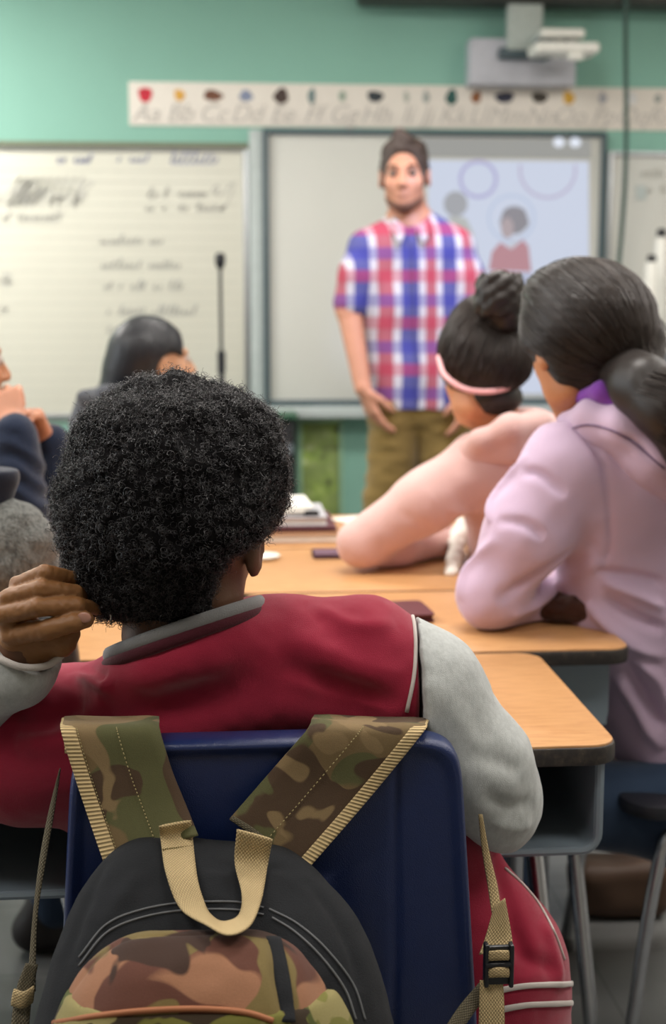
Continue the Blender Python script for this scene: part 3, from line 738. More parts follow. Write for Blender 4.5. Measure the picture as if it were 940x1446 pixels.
# stack on the far desk : brown book, maroon binder, grey book, papers
p = rel(380, 771); q = rel(478, 771)
yb = p[1]+0.02; xl, xr = p[0]-0.22, q[0]
def rc(x0, x1, y0, y1): return [(x0, y0), (x1, y0), (x1, y1), (x0, y1)]
book('wide_book', 'tan wide book at the bottom of the stack beside the curly hair', 'book', rc(xl, xr+0.005, yb, yb+0.26), TZ+0.001, 0.024, plain('tan_cover', (170, 128, 96), 0.6), m_paper)
book('maroon_binder', 'thin maroon edged binder on the tan book', 'binder', rc(xl, xr, yb+0.01, yb+0.26), TZ+0.026, 0.009, m_maroon, None)
book('grey_folder', 'pale grey folder on the maroon binder', 'folder', rc(xl, xr-0.02, yb+0.03, yb+0.25), TZ+0.036, 0.02, plain('pale_grey_cover', (176, 176, 180), 0.5), m_paper)
pp = thing('paper_stack', 'loose white papers on top of the grey folder', 'papers', (xl+0.15, yb+0.15, TZ+0.057))
b = MB()
for k in range(7):
    b.box((((xl+xr-0.05)/2+random.uniform(-.008, .008)), yb+0.15+random.uniform(-.006, .006), TZ+0.059+k*0.0026), (xr-xl-0.06, 0.19, 0.0018), 0, rot=Matrix.Rotation(random.uniform(-.05, .05), 3, 'Z'))
b.build('sheets', m_paper, pp)
MB().box((xr-0.055, yb+0.05, TZ+0.062), (0.035, 0.02, 0.012), 0.004).build('binder_clip', m_black, pp)
c = rel(372, 789); o = MB().lathe([(0.0, 0.001), (0.028, 0.001), (0.033, 0.004), (0.035, 0.008), (0.033, 0.009), (0.0, 0.006)], c, 32).build('paper_dish', m_white)
tag(o, 'small round white dish on the desk beside the ear', 'dish')
c = rel(461, 786); book('purple_notebook', 'small purple notebook beside the pink elbow', 'notebook', [(c[0]-0.03, c[1]-0.03), (c[0]+0.05, c[1]-0.03), (c[0]+0.05, c[1]+0.04), (c[0]-0.03, c[1]+0.04)], TZ+0.001, 0.009, plain('purple_cover', (98, 70, 88), 0.5), None)
c = rel(560, 872); o = book('maroon_notebook', 'dark maroon notebook poking out behind the red shoulder', 'notebook', [(c[0]-0.10, c[1]-0.06), (c[0]+0.058, c[1]-0.045), (c[0]+0.05, c[1]+0.07), (c[0]-0.10, c[1]+0.055)], TZ+0.001, 0.014, plain('dark_maroon_cover', (84, 34, 44), 0.4), m_maroon, 0.012)
c = rel(505, 735); o = MB().box(c+np.array([0.05, 0.0, 0.003]), (0.2, 0.14, 0.003), 0.001, rot=Matrix.Rotation(0.5, 3, 'Z')).build('paper_sheet', m_cream)
tag(o, 'cream sheet of paper lying on the far desk behind the pink sleeve', 'paper')
def pouch(name, label, pts, r, m, seed):
    s = S(0.005).cap(pts, r, 0.01, ((0, 0, 1), 1.3)); q = s.mesh(1); q.noise(0.006, 40, seed); q.noise(0.003, 120, seed); o = q.put(name, m); return tag(o, label, 'pouch')
m_fur = cloth('brown_fuzzy_cloth', (74, 46, 36), 0.3, 300, 0.9, weave=0.004)
pouch('fuzzy_pencil_pouch', 'dark brown fuzzy pouch under the pink forearm', [rel(565, 792)+[0, .03, .022], rel(610, 790)+[0, .03, .028]], [0.026, 0.032], m_fur, 3)
pouch('dark_pencil_pouch', 'dark brown pouch under the lilac forearm', [rel(770, 886)+[0, .06, .03], rel(850, 890)+[-.02, .05, .03]], [0.036, 0.036], m_fur, 4)
s = S(0.004).cap([rel(640, 815)+[0, .02, .008], rel(650, 790)+[0, .03, .045], rel(655, 780)+[0, .04, .06]], [0.012, 0.02, 0.010], 0.01); q = s.mesh(1); q.noise(0.006, 60, 5); o = q.put('crumpled_tissue', m_paper); tag(o, 'crumpled white tissue on the desk beside the lilac elbow', 'tissue')

# cart with bottles behind the ponytail
pc = V(925, 500, 5.35)
ct = thing('supply_cart', 'grey supply cart standing under the right whiteboard', 'cart', (pc[0]+0.1, pc[1], 0))
for z in (0.12, 0.55, pc[2]-0.015): MB().box((pc[0]+0.1, pc[1], z), (0.5, 0.32, 0.025), 0.005).build('shelf', m_steel, ct)
for sx in (-.24, .24):
    for sy in (-.15, .15): MB().tube([(pc[0]+.1+sx, pc[1]+sy, 0.03), (pc[0]+.1+sx, pc[1]+sy, pc[2])], 0.012).build('post', m_chrome, ct)
def bottle(px, pyt, pyb, d, label):
    a = V(px, pyt, d); z0 = pc[2]-0.002; h = a[2]-z0; c = (a[0], a[1], z0)
    r = thing('spray_bottle', label, 'bottle', c, 'white bottles on the supply cart')
    MB().lathe([(0.0, 0.0), (0.022, 0.0), (0.024, 0.006), (0.024, h*0.86), (0.02, h*0.93), (0.01, h-0.03), (0.01, h-0.02), (0, h-0.02)], c).build('body', m_white, r)
    MB().lathe([(0.012, h-0.035), (0.018, h-0.03), (0.018, h-0.006), (0.012, h), (0, h)], c).build('cap', m_black, r)
bottle(920, 360, 500, 5.3, 'white bottle with black cap on the cart, the shorter one')
bottle(934, 323, 500, 5.42, 'tall white bottle with black cap on the cart, at the frame edge')

# ================================================================== chairs
m_blue = plain('navy_blue_plastic', (26, 42, 86), 0.28, var=0.05, vs=60, bs=0.5, bsc=900)
m_shell2 = plain('black_blue_plastic', (26, 28, 36), 0.45)
def make_chair(label, m_shell, group):
    r = thing('school_chair', label, 'chair', (0, 0, 0), group)
    # back shell: rings from centre outwards, rolled over the rim
    zc, hz = 0.620, 0.190; n = 160; rings = np.concatenate([np.linspace(0.02, 0.9, 46), [0.93, 0.955, 0.975, 0.99]])
    def outline(a):
        c, s_ = math.cos(a), math.sin(a); e = 2/13.0
        x = math.copysign(abs(c)**e, c); z = math.copysign(abs(s_)**e, s_); return x, z
    def yf(x, z, s_):
        w_ = 0; 
        for cx in (-0.135, 0.135): w_ += 0.003*math.exp(-((abs(x)-0.135)/0.0035)**2)*(1 if z < 0.80 else 0)*0.5
        lip = -0.006*math.exp(-((s_-0.965)/0.02)**2)
        low = -0.012*math.exp(-((z-0.575)/0.012)**2)*math.exp(-(x/0.13)**6)-0.014*math.exp(-((z-0.645)/0.01)**2)*math.exp(-((x-0.02)/0.045)**4)
        return 0.010*(x/0.2)**2*-1+w_+lip+low
    v = []; f = []
    def pos(s_, k, y):
        x, z = outline(2*PI*(k+0.5)/n); zz = zc+z*hz*s_; W_ = 0.2035+0.070*(0.81-zz); xx = x*W_*s_; return xx, y, zz+0.004*(1-(xx/0.2)**2)*(s_)*(1 if z > 0 else 0)
    layers = [(s_, None) for s_ in rings]+[(0.998, 0.006), (1.0, 0.012), (1.0, 0.030), (0.995, 0.036)]+[(s_, 'b') for s_ in (0.97, 0.93, 0.7, 0.4, 0.02)]
    for s_, yy in layers:
        for k in range(n):
            x, _, z = pos(s_, k, 0)
            if yy is None: y = yf(x, z, s_)
            elif yy == 'b': y = 0.022 if s_ < 0.95 else 0.036
            else: y = yf(x, z, 1.0)+yy
            v.append((x, y-0.20, z))
    for i in range(len(layers)-1):
        for k in range(n): f.append((i*n+k, i*n+(k+1) % n, (i+1)*n+(k+1) % n, (i+1)*n+k))
    f.append(tuple(range(n-1, -1, -1))); f.append(tuple((len(layers)-1)*n+k for k in range(n)))
    link('backrest', v, f, m_shell, r, True, local=True)
    MB().prism([(x, y) for x, y in rrect(-0.21, -0.17, 0.21, 0.22, 0.06)], 0.425, 0.452, 0.01).build('seat', m_shell, r, local=True)
    for sx in (-1, 1):
        b = MB(); b.tube(cr([(sx*0.16, -0.02, 0.417), (sx*0.165, -0.15, 0.417), (sx*0.17, -0.175, 0.45), (sx*0.165, -0.155, 0.56), (sx*0.16, -0.16, 0.66)], 20), 0.011)
        b.build('back_post', m_chrome, r, local=True)
    for sx in (-1, 1):
        for sy in (-1, 1):
            b = MB(); b.tube(cr([(sx*0.15, sy*0.03, 0.413), (sx*0.165, sy*0.13, 0.40), (sx*0.19, sy*0.17, 0.30), (sx*0.21, sy*0.21, 0.02)], 16), 0.0115)
            lg = b.build('leg', m_chrome, r, local=True); MB().lathe([(0.01, 0.03), (0.016, 0.02), (0.017, 0.003), (0.012, 0)], (sx*0.21, sy*0.21, 0.001)).build('foot_cap', m_black, lg, local=True)
    return r
bc = V(378, 1040, 1.40)
chair = make_chair('navy blue plastic school chair with the camouflage backpack hanging on it', m_blue, 'school chairs')
chair.location = (bc[0], bc[1]+0.20, 0); CH = bc
def place_chair(x, y, rz, label):
    c = dup(chair)
    for ch in c.children:
        if ch.name.split('.')[0] in ('backrest', 'seat'): ch.material_slots[0].link = 'OBJECT'; ch.material_slots[0].material = m_shell2
    c.location = (x, y, 0); c.rotation_euler = (0, 0, rz); c['label'] = label; return c

# ================================================================== people
def basis(fwd, up=(0, 0, 1)):
    f = np.array(fwd, float); f /= np.linalg.norm(f); r = np.cross(f, np.array(up, float)); r /= np.linalg.norm(r); u = np.cross(r, f)
    return np.stack([r, f, u], 1)          # columns: person's right, face direction, up
def head(s, C, B, k=1.0):
    def W(x, y, z): return C+B@(np.array([x, y, z])*k)
    s.ell(W(0, -.018, .035), np.array([.075, .094, .082])*k, B, 0.01)
    s.ell(W(0, .022, -.035), np.array([.060, .070, .075])*k, B, 0.03)
    s.ell(W(0, .055, -.088), np.array([.028, .026, .022])*k, B, 0.025)
    for x in (-1, 1):
        s.ell(W(x*.038, .052, -.022), np.array([.024, .026, .024])*k, B, 0.02)
        s.ell(W(x*.040, .0, -.07), np.array([.020, .040, .022])*k, B, 0.025)
        s.cap([W(x*.012, .084, .026), W(x*.044, .074, .026)], [.009*k, .007*k], 0.012)
        s.ell(W(x*.031, .094, .006), np.array([.015, .012, .010])*k, B, 0.010, sub=True)
        s.ell(W(x*.077, -.006, -.005), np.array([.008, .019, .030])*k, B@rotm(0, 0, x*-18), 0.006)
        s.ell(W(x*.086, .000, -.003), np.array([.006, .009, .016])*k, B@rotm(0, 0, x*-18), 0.004, sub=True)
    s.cap([W(0, .088, .012), W(0, .106, -.026)], [.008*k, .012*k], 0.010)
    for x in (-1, 1): s.ell(W(x*.011, .098, -.030), np.array([.008, .009, .007])*k, B, 0.006)
    s.ell(W(0, .086, -.054), np.array([.022, .009, .005])*k, B, 0.006); s.ell(W(0, .084, -.064), np.array([.018, .009, .0055])*k, B, 0.006)
    s.ell(W(0, .096, -.0585), np.array([.020, .006, .0015])*k, B, 0.003, sub=True)
    return W
def skullcap(s, C, B, k=1.0, g=.010):
    s.ell(C+B@(np.array([0, -.018, .035])*k), np.array([.075, .094, .082])*k+g, B, 0.02)
def eyes(W, B, parent, iris=(60, 40, 28), k=1.0):
    mw = plain('eye_white', (176, 160, 150), 0.4, bs=0); mi = plain('iris', iris, 0.2, bs=0)
    for x in (-1, 1):
        c = W(x*.031, .0755, .006); b = MB()
        u, v, q = [], [], []
        n1, n2 = 14, 20; vs = []; fs = []
        for i in range(n1+1):
            for j in range(n2):
                a = PI*i/n1; ph = 2*PI*j/n2; vs.append(c+B@np.array([math.sin(a)*math.cos(ph), math.cos(a), math.sin(a)*math.sin(ph)])*.0125*k)
        for i in range(n1):
            for j in range(n2): fs.append((i*n2+j, i*n2+(j+1) % n2, (i+1)*n2+(j+1) % n2, (i+1)*n2+j))
        o = link('eye', vs, fs, [mw, mi], parent, True)
        for i, pl in enumerate(o.data.polygons): pl.material_index = 1 if i//n2 < 4 else 0
def hand(s, wr_, u, n, side, curl=(20, 30, 25), k=1.0, spread=4, thumb=None):
    """wrist point, finger direction u, palm normal n, side=+1: thumb towards u x n"""
    u = np.array(u, float)/np.linalg.norm(u); n = np.array(n, float); n -= u*(u@n); n /= np.linalg.norm(n); t = np.cross(u, n)*side; wr_ = np.array(wr_, float)
    for q in (-1, -.33, .33, 1):
        s.cap([wr_+t*q*.012*k, wr_+u*.085*k+t*q*.030*k-n*.002*abs(q)], [.015*k, .0115*k], 0.012)
    L = [(.042, .026, .020), (.047, .030, .022), (.043, .028, .021), (.034, .022, .018)]
    for i, q in enumerate((.033, .011, -.011, -.032)):
        p = wr_+u*(.086-.004*abs(i-1))*k+t*q*k; a = 0; d0_ = u*math.cos(math.radians(spread*(1.5-i)))+t*math.sin(math.radians(spread*(1.5-i)))
        P = [p]; 
        for j in range(3):
            a += math.radians(curl[j]+i*3); d = d0_*math.cos(a)+n*math.sin(a); P.append(P[-1]+d*L[i][j]*k)
        s.cap(P, [.0098*k, .0088*k, .008*k, .0068*k], 0.004)
    b = wr_+u*.025*k+t*.026*k+n*.006*k; th = thumb or (0.75, 0.45)
    d1 = u*th[0]+t*(1-th[0])*1.4+n*th[1]; d1 /= np.linalg.norm(d1); d2 = u*.95+n*th[1]*1.1+t*.1; d2 /= np.linalg.norm(d2)
    s.cap([b, b+d1*.038*k, b+d1*.038*k+d2*.032*k, b+d1*.038*k+d2*.055*k], [.0150*k, .0115*k, .0098*k, .0078*k], 0.010)
def shoe(s, heel, toe, k=1.0):
    heel = np.array(heel, float); toe = np.array(toe, float); d = toe-heel; 
    s.cap([heel+[0, 0, .045*k], heel+d*.5+[0, 0, .04*k], toe+[0, 0, .03*k]], [.042*k, .040*k, .034*k], 0.02); s.cap([heel+[0, 0, .05*k], heel+d*.12+[0, 0, .10*k]], [.042*k, .042*k], 0.02)
    s.plane(heel+[0, 0, .003], (0, 0, -1))
def legs_seated(par, hipL, hipR, kneeL, kneeR, footL, footR, m_pant, m_shoe, k=1.0, name='jeans', rr=(.088, .062, .05)):
    s = S(0.006)
    for h, kn, ft in ((hipL, kneeL, footL), (hipR, kneeR, footR)):
        an = np.array(ft)+[0, 0, .09]; s.cap([h, kn, an], [rr[0]*k, rr[1]*k, rr[2]*k], 0.03)
    s.cap([hipL, hipR], [.10*k, .10*k], 0.05); q = s.mesh(2); q.noise(.004, 18, 5, (1, 1, .5)); q.put(name, m_pant, par)
    for ft, kn in ((footL, kneeL), (footR, kneeR)):
        d = np.array(kn)-np.array(hipL); d[2] = 0; d /= np.linalg.norm(d); s = S(0.005); shoe(s, np.array(ft)-d*.04, np.array(ft)+d*.15, k); s.mesh(1).put('shoe', m_shoe, par)
def fdir(deg, tilt=0):
    """horizontal direction: 0 = away from the camera, + = to the right"""
    a = math.radians(deg); return Fh*math.cos(a)+Rt*math.sin(a)+Zu*math.tan(math.radians(tilt))

m_denim = cloth('dark_denim', (46, 62, 84), 0.15, 700, 0.5)
m_sneaker = plain('dark_sneaker', (40, 36, 36), 0.6)

# ------------------------------------------------------------------ the boy in the varsity jacket
m_skinb = skin('deep_brown_skin', (96, 66, 46), 0.5)
m_skinh = skin('warm_brown_skin', (134, 94, 56), 0.5)
def fleece(name, rgb, **kw): return cloth(name, rgb, 0.08, 1100, 0.6, 0.95, 0.35, **kw)
m_red = fleece('crimson_fleece', (150, 34, 58)); m_gray = fleece('heather_grey_fleece', (188, 192, 190), heather=0.25)
m_cream_pipe = cloth('cream_piping', (196, 188, 182), 0.05, 900, 0.4)
boy = thing('person', 'student with a curly afro and crimson and grey varsity jacket, seated on the blue chair', 'person', (CH[0]+0.02, CH[1]+0.24, 0.455))
HC = V(270, 762, 1.52); HB = basis(fdir(6, -6), Zu+Rt*0.10)
s = S(0.004); Wb = head(s, HC, HB, 0.97)
s.cap([V(262, 800, 1.53), V(248, 900, 1.52), V(244, 960, 1.53)], [.060, .056, .036], 0.02)
s.cap([V(60, 1060, 1.57), V(250, 1010, 1.56), V(510, 960, 1.55)], [.045, .05, .045], 0.02)
s.cap([V(310, 1110, 1.58), V(370, 1210, 1.59), V(440, 1420, 1.61)], [.06, .08, .10], 0.05, (Fh, 1.5))
s.cap([V(520, 965, 1.54), V(668, 1120, 1.53), V(600, 1180, 1.72)], [.045, .038, .03], 0.02)
s.cap([V(20, 1045, 1.55), V(-180, 1000, 1.60), V(18, 935, 1.475), V(34, 912, 1.465)], [.045, .038, .028, .027], 0.02)
q = s.mesh(2); q.put('body', m_skinb, boy)
# the raised hand gripping the hair: back of the hand to the left, four curled fingers, one nail in view
s = S(0.0018)
s.cap([V(36, 935, 1.478), V(42, 912, 1.468)], [.027, .028], 0.01)
RF=0
K = [((26, 826), (64, 809), (100, 817), (114, 832)), ((12, 845), (58, 831), (106, 837), (128, 850)), ((6, 868), (54, 857), (108, 855), (140, 860)), ((16, 896), (66, 889), (104, 879), (120, 875))]
dp = [(1.452, 1.435, 1.462, 1.50), (1.44, 1.425, 1.447, 1.49), (1.435, 1.418, 1.432, 1.47), (1.44, 1.42, 1.422, 1.428)]
rf = [(.0098, .0092, .0084, .007), (.0104, .0102, .0090, .007), (.0108, .0108, .0094, .007), (.0112, .0116, .0104, .0094)]
palm = V(34, 915, 1.462)
for i in range(4):
    P = [V(x, y, d) for (x, y), d in zip(K[i], dp[i])]
    s.cap([palm+(P[0]-palm)*0.15+[0, 0.008, 0], P[0]], [.018, rf[i][0]*1.02], 0.006); s.cap(P, list(rf[i]), 0.0015)
s.cap([V(30, 905, 1.465), V(86, 905, 1.455), V(100, 893, 1.46)], [.022, .015, .010], 0.012)   # heel of the hand / thumb side
q = s.mesh(1)
q.noise(0.0006, 220, 3)
q.put('hand', m_skinh, boy)
s = S(0.001); ca = V(119, 872, 1.4175); s.ell(ca, (.0078, .0022, .0060), HB, 0); s.mesh(1).put('fingernail', skin('fingernail', (170, 128, 112), 0.3), boy)

# jacket
def jshape():
    j = S(0.004)
    j.cap([V(60, 1066, 1.57), V(150, 1040, 1.55), V(250, 1012, 1.54), V(390, 945, 1.54), V(505, 926, 1.545)], [.070, .070, .080, .080, .070], 0.03)
    j.cap([V(-70, 1062, 1.565), V(60, 1050, 1.56)], [.068, .075], 0.04)
    j.cap([V(285, 1125, 1.575), V(340, 1200, 1.60), V(430, 1400, 1.62), V(470, 1520, 1.63)], [.150, .175, .20, .21], 0.06, (Fh, 1.75))
    j.cap([V(490, 1010, 1.565), V(590, 1220, 1.60), V(672, 1370, 1.58), V(690, 1500, 1.58)], [.080, .080, .10, .105], 0.05)
    j.cap([V(100, 1040, 1.57), V(30, 1075, 1.57)], [.075, .058], 0.05)
    return j
def sleeve_r(j, grow=0.0):
    j.cap([V(515, 935, 1.545), V(585, 985, 1.535), V(660, 1085, 1.53), V(683, 1132, 1.545)], [.066+grow, .074+grow, .066+grow, .058+grow], 0.03)
    j.cap([V(683, 1132, 1.545), V(655, 1150, 1.62), V(600, 1180, 1.75)], [.056, .052, .042], 0.03)
pR, nR = V(588, 930, 1.54), np.array(Rt)*1.0+Zu*0.03
RB = np.stack([Rt, Fh, Zu], 1)
j = jshape(); j.cap([V(515, 935, 1.545), V(570, 972, 1.54)], [.066, .074], .03)
j.box(pR+Rt*.10+Zu*.0, (.10, .2, .13), .004, RB, 0, sub=True)
j.cap([V(215, 985, 1.54), V(310, 955, 1.54)], [.066, .070], .04)
_c = V(262, 924, 1.525); _a = V(378, 862, 1.52)-V(142, 950, 1.52); _a /= np.linalg.norm(_a)
for t_ in np.linspace(0, 2*PI, 16, endpoint=False):
    t2 = t_+2*PI/16; j.cap([_c+_a*.086*math.cos(t_)-Fh*.064*math.sin(t_)+Zu*(.022*math.sin(t_)-.012), _c+_a*.086*math.cos(t2)-Fh*.064*math.sin(t2)+Zu*(.022*math.sin(t2)-.012)], .016, .035)
j.cap([V(250, 800, 1.545), V(256, 868, 1.55)], [.055, .050], 0.010, sub=True)   # neck opening
j.plane(V(-24, 1010, 1.5), -Rt*1.0)
q = j.mesh(3)
for pts, a_, w_ in (([(150, 985), (260, 990), (400, 975), (560, 1000)], -.006, .022), ([(420, 880), (480, 930), (575, 955)], .004, .014), ([(440, 850), (500, 880), (560, 880)], .003, .010),
                    ([(5, 1000), (60, 1010), (120, 1000)], -.006, .012), ([(20, 1050), (90, 1040), (150, 1000)], .006, .016), ([(100, 950), (132, 962), (158, 975)], .006, .008), ([(118, 940), (135, 950), (148, 960)], -.006, .007),
                    ([(5, 1030), (50, 1030), (90, 1020)], -.005, .010), ([(400, 960), (480, 985), (570, 1010)], .005, .010), ([(385, 925), (430, 955), (500, 985), (560, 1000)], -.008, .018), ([(400, 900), (470, 935), (560, 975)], .004, .016), ([(690, 1180), (720, 1280), (740, 1380)], -.008, .014), ([(720, 1200), (765, 1300), (790, 1400)], .006, .012), ([(720, 1290), (745, 1350), (790, 1370)], -.006, .010)):
    q.fold(pts, a_, w_)
q.noise(0.003, 9, 2); q.noise(0.0008, 60, 4); jacket = q.put('jacket', m_red, boy); qj = q
# right sleeve
j = jshape(); sleeve_r(j, 0.003); j.plane(pR+np.array(nR)*0.0015, -np.array(nR))
j.box(V(720, 1350, 1.6), (.2, .3, .098), .004, RB, .01, sub=True)
j.plane(V(640, 1170, 1.5), Zu*-1.0+Rt*-0.8, 0.02)
q = j.mesh(3)
for pts, a_, w_ in (([(600, 960), (650, 1020), (690, 1100)], .004, .015), ([(680, 1120), (720, 1140), (755, 1130)], -.006, .010), ([(650, 1060), (700, 1075), (740, 1090)], -.005, .012), ([(690, 1160), (725, 1170), (750, 1160)], .004, .008)): q.fold(pts, a_, w_)
q.noise(0.003, 12, 6); q.noise(0.0008, 70, 8); q.put('sleeve', m_gray, boy)
h_ = hits(qj, crpx([(572, 854), (582, 872), (586, 910), (584, 955), (574, 1005)], 26), .001)
if len(h_) > 4: MB().tube(h_, 0.0022, 8).build('piping', m_cream_pipe, boy, True)
# left sleeve: upper arm out of frame, forearm returning to the head
j = S(0.004)
j.cap([V(-40, 1045, 1.56), V(-190, 1010, 1.60), V(-60, 975, 1.525), V(18, 940, 1.482), V(30, 928, 1.476)], [.072, .062, .052, .043, .040], 0.03)
j.cap([V(-60, 1085, 1.60), V(20, 1100, 1.60)], [.055, .040], 0.03)
j.cap([V(22, 942, 1.48), V(46, 905, 1.464)], [.030, .031], 0.005, sub=True)
j.plane(V(40, 918, 1.468), (V(46, 905, 1.464)-V(20, 945, 1.48)))
q = j.mesh(2); q.noise(0.004, 25, 9); q.noise(0.0008, 70, 8); q.put('sleeve', m_gray, boy)
MB().tube(cr([V(-10, 920, 1.455), V(0, 930, 1.435), V(30, 942, 1.43), V(66, 940, 1.44), V(90, 922, 1.455), V(98, 905, 1.47)], 20), [0.004]*20, 8).build('cuff', cloth('pale_rib_cuff', (190, 184, 178), 0.06, 700), boy, True)
MB().tube(cr([V(-14, 1000, 1.487), V(8, 975, 1.487), V(30, 958, 1.497), V(62, 946, 1.515)], 20), 0.0035, 8).build('piping', m_cream_pipe, boy, True)
# collar: two rolled rib bands round the neck
def collar(dz, r, m, nm, grow=0):
    C0 = V(260, 890+dz, 1.525); ax = V(378, 846+dz, 1.52)-V(142, 928+dz, 1.52); ax /= np.linalg.norm(ax); a_ = 0.091+grow; P = []
    for t_ in np.linspace(0, 2*PI, 48, endpoint=False):
        P.append(C0+ax*a_*math.cos(t_)-Fh*(0.078+grow)*math.sin(t_)+Zu*0.018*math.sin(t_))
    P = np.array(P); T = np.roll(P, -1, 0)-np.roll(P, 1, 0); T /= np.linalg.norm(T, axis=1)[:, None]; up = np.array(Zu)[None]*1.0-T*(T@Zu)[:, None]; up /= np.linalg.norm(up, axis=1)[:, None]
    out = P-C0; out -= up*(out*up).sum(1)[:, None]; out /= np.linalg.norm(out, axis=1)[:, None]
    vs = []; n = 12
    for i in range(48):
        for k in range(n): a = 2*PI*k/n; vs.append(P[i]+up[i]*r[0]*math.sin(a)+out[i]*r[1]*math.cos(a))
    fs = [(i*n+k, i*n+(k+1) % n, ((i+1) % 48)*n+(k+1) % n, ((i+1) % 48)*n+k) for i in range(48) for k in range(n)]
    return link(nm, vs, fs, m, boy, True)
collar(-2, (.0086, .006), cloth('grey_rib_knit', (128, 128, 128), 0.1, 500), 'collar'); collar(11, (.0070, .0055), cloth('dark_burgundy_rib', (74, 26, 36), 0.1, 500), 'collar_stripe', .003)
h_ = hits(qj, crpx([(712, 1226), (738, 1250), (762, 1280), (783, 1320), (796, 1355)], 30), .001)
if len(h_) > 4: MB().tube(h_, 0.0016, 8).build('piping', m_cream_pipe, boy, True)
# waistband stripes low on the right
for y0_ in (1391, 1418):
    A_ = hits(qj, crpx([(697, y0_+4), (740, y0_-3), (780, y0_-5), (812, y0_-6)], 30), .002); B_ = hits(qj, crpx([(697, y0_+13), (740, y0_+5), (780, y0_+3), (812, y0_+2)], 30), .002)
    k_ = min(len(A_), len(B_)); 
    if k_ > 4: ribbon(A_[:k_], B_[:k_], 0.003, 30, 4, 0, 'waist_stripe', m_cream_pipe, boy)
legs_seated(boy, V(400, 1470, 1.62), V(500, 1470, 1.62), onZ(330, 1500, .42)*[1, 0, 1]+[0, 2.02, 0], onZ(330, 1500, .42)*[1, 0, 1]+[0.2, 2.02, 0], (CH[0]-0.10, 2.06, 0), (CH[0]+0.14, 2.06, 0), m_denim, m_sneaker)

# afro
m_afro = hairmat('black_coily_hair', (14, 13, 14), 0.9, 0.1); m_afro2 = hairmat('black_coils', (32, 30, 33), 0.3, 0.75)
s = S(0.005); skullcap(s, HC, HB, .97, .014)
s.ell(V(238, 700, 1.53), (.115, .125, .118), None, 0.02); s.ell(V(246, 626, 1.53), (.101, .10, .068), None, 0.03)
s.ell(V(165, 745, 1.52), (.062, .07, .085), None, 0.03); s.ell(V(330, 655, 1.53), (.056, .08, .066), None, 0.03); s.ell(V(235, 820, 1.50), (.078, .052, .052), None, 0.03); s.ell(V(150, 820, 1.50), (.036, .04, .032), None, 0.03)
s.ell(V(396, 842, 1.48), (.074, .19, .070), None, 0.010, sub=True)      # cleared round the ear
s.plane(V(240, 905, 1.5), (0, 0, -1), 0.02); s.plane(HC+HB@np.array([0, .085, 0]), HB[:, 1], 0.02)
q = s.mesh(2); q.noise(0.006, 22, 3); q.noise(0.005, 55, 5); q.noise(.003, 120, 8)
afro = q.put('afro_hair', m_afro, boy)
Nn = q.normals(); idx = RNG.choice(len(q.P), 15500, replace=True); base = q.P[idx]+RNG.normal(0, .0015, (15500, 3)); nn = Nn[idx]
NS, KP = len(idx), 20
d = nn+RNG.normal(0, 0.55, (NS, 3)); d /= np.linalg.norm(d, axis=1)[:, None]
u = np.cross(d, RNG.normal(0, 1, (NS, 3))); u /= np.linalg.norm(u, axis=1)[:, None]; v_ = np.cross(d, u)
Ln = RNG.uniform(.004, .013, NS)*np.where(RNG.random(NS) < .05, 1.8, 1); Rr = RNG.uniform(.0012, .0042, NS); tn = RNG.uniform(1.0, 2.6, NS); t_ = np.linspace(0, 1, KP)
ang = 2*PI*tn[:, None]*t_[None]+RNG.uniform(0, 6, NS)[:, None]
paths = base[:, None]-nn[:, None]*.003+d[:, None]*(Ln[:, None]*t_[None])[..., None]+(u[:, None]*np.cos(ang)[..., None]+v_[:, None]*np.sin(ang)[..., None])*(Rr[:, None]*(0.6+0.4*t_[None]))[..., None]
strands(paths, 0.00048, 'curl_strands', m_afro2, afro)
# earring studs on the hair ends near the hand
MB().tube([V(143, 853, 1.46), V(147, 855, 1.46)], 0.0035, 10).build('earring', metal('silver_stud', (220, 215, 205), 0.2), boy, True)
MB().tube(cr([V(150, 862, 1.462), V(156, 868, 1.462), V(157, 876, 1.462)], 6), 0.0016, 8).build('earring', metal('silver_stud', (200, 195, 190), 0.2), boy, True)

# ------------------------------------------------------------------ helper: smooth hair strands over a head
def swept(center, B, r, knot, N, m, parent, name, spread_z=(-1, 1), K=16, rad=0.0006, lift=1.012, back=True):
    P0 = RNG.normal(0, 1, (N, 3)); P0 /= np.linalg.norm(P0, axis=1)[:, None]
    P0 = P0[(P0[:, 2] > spread_z[0]) & (P0[:, 1] < 0.35)]
    kd = B.T@(np.array(knot)-center)/r; kd /= np.linalg.norm(kd)
    t = np.linspace(0, 1, K)[None, :, None]; D = P0[:, None]*(1-t)+kd[None, None]*t*1.0; D /= np.linalg.norm(D, axis=2)[..., None]
    w_ = 1+0.006*np.sin(t*7+RNG.uniform(0, 6, (len(P0), 1, 1)))
    pts = center+(D*r*lift*w_)@B.T
    return strands(pts, rad, name, m, parent, False)

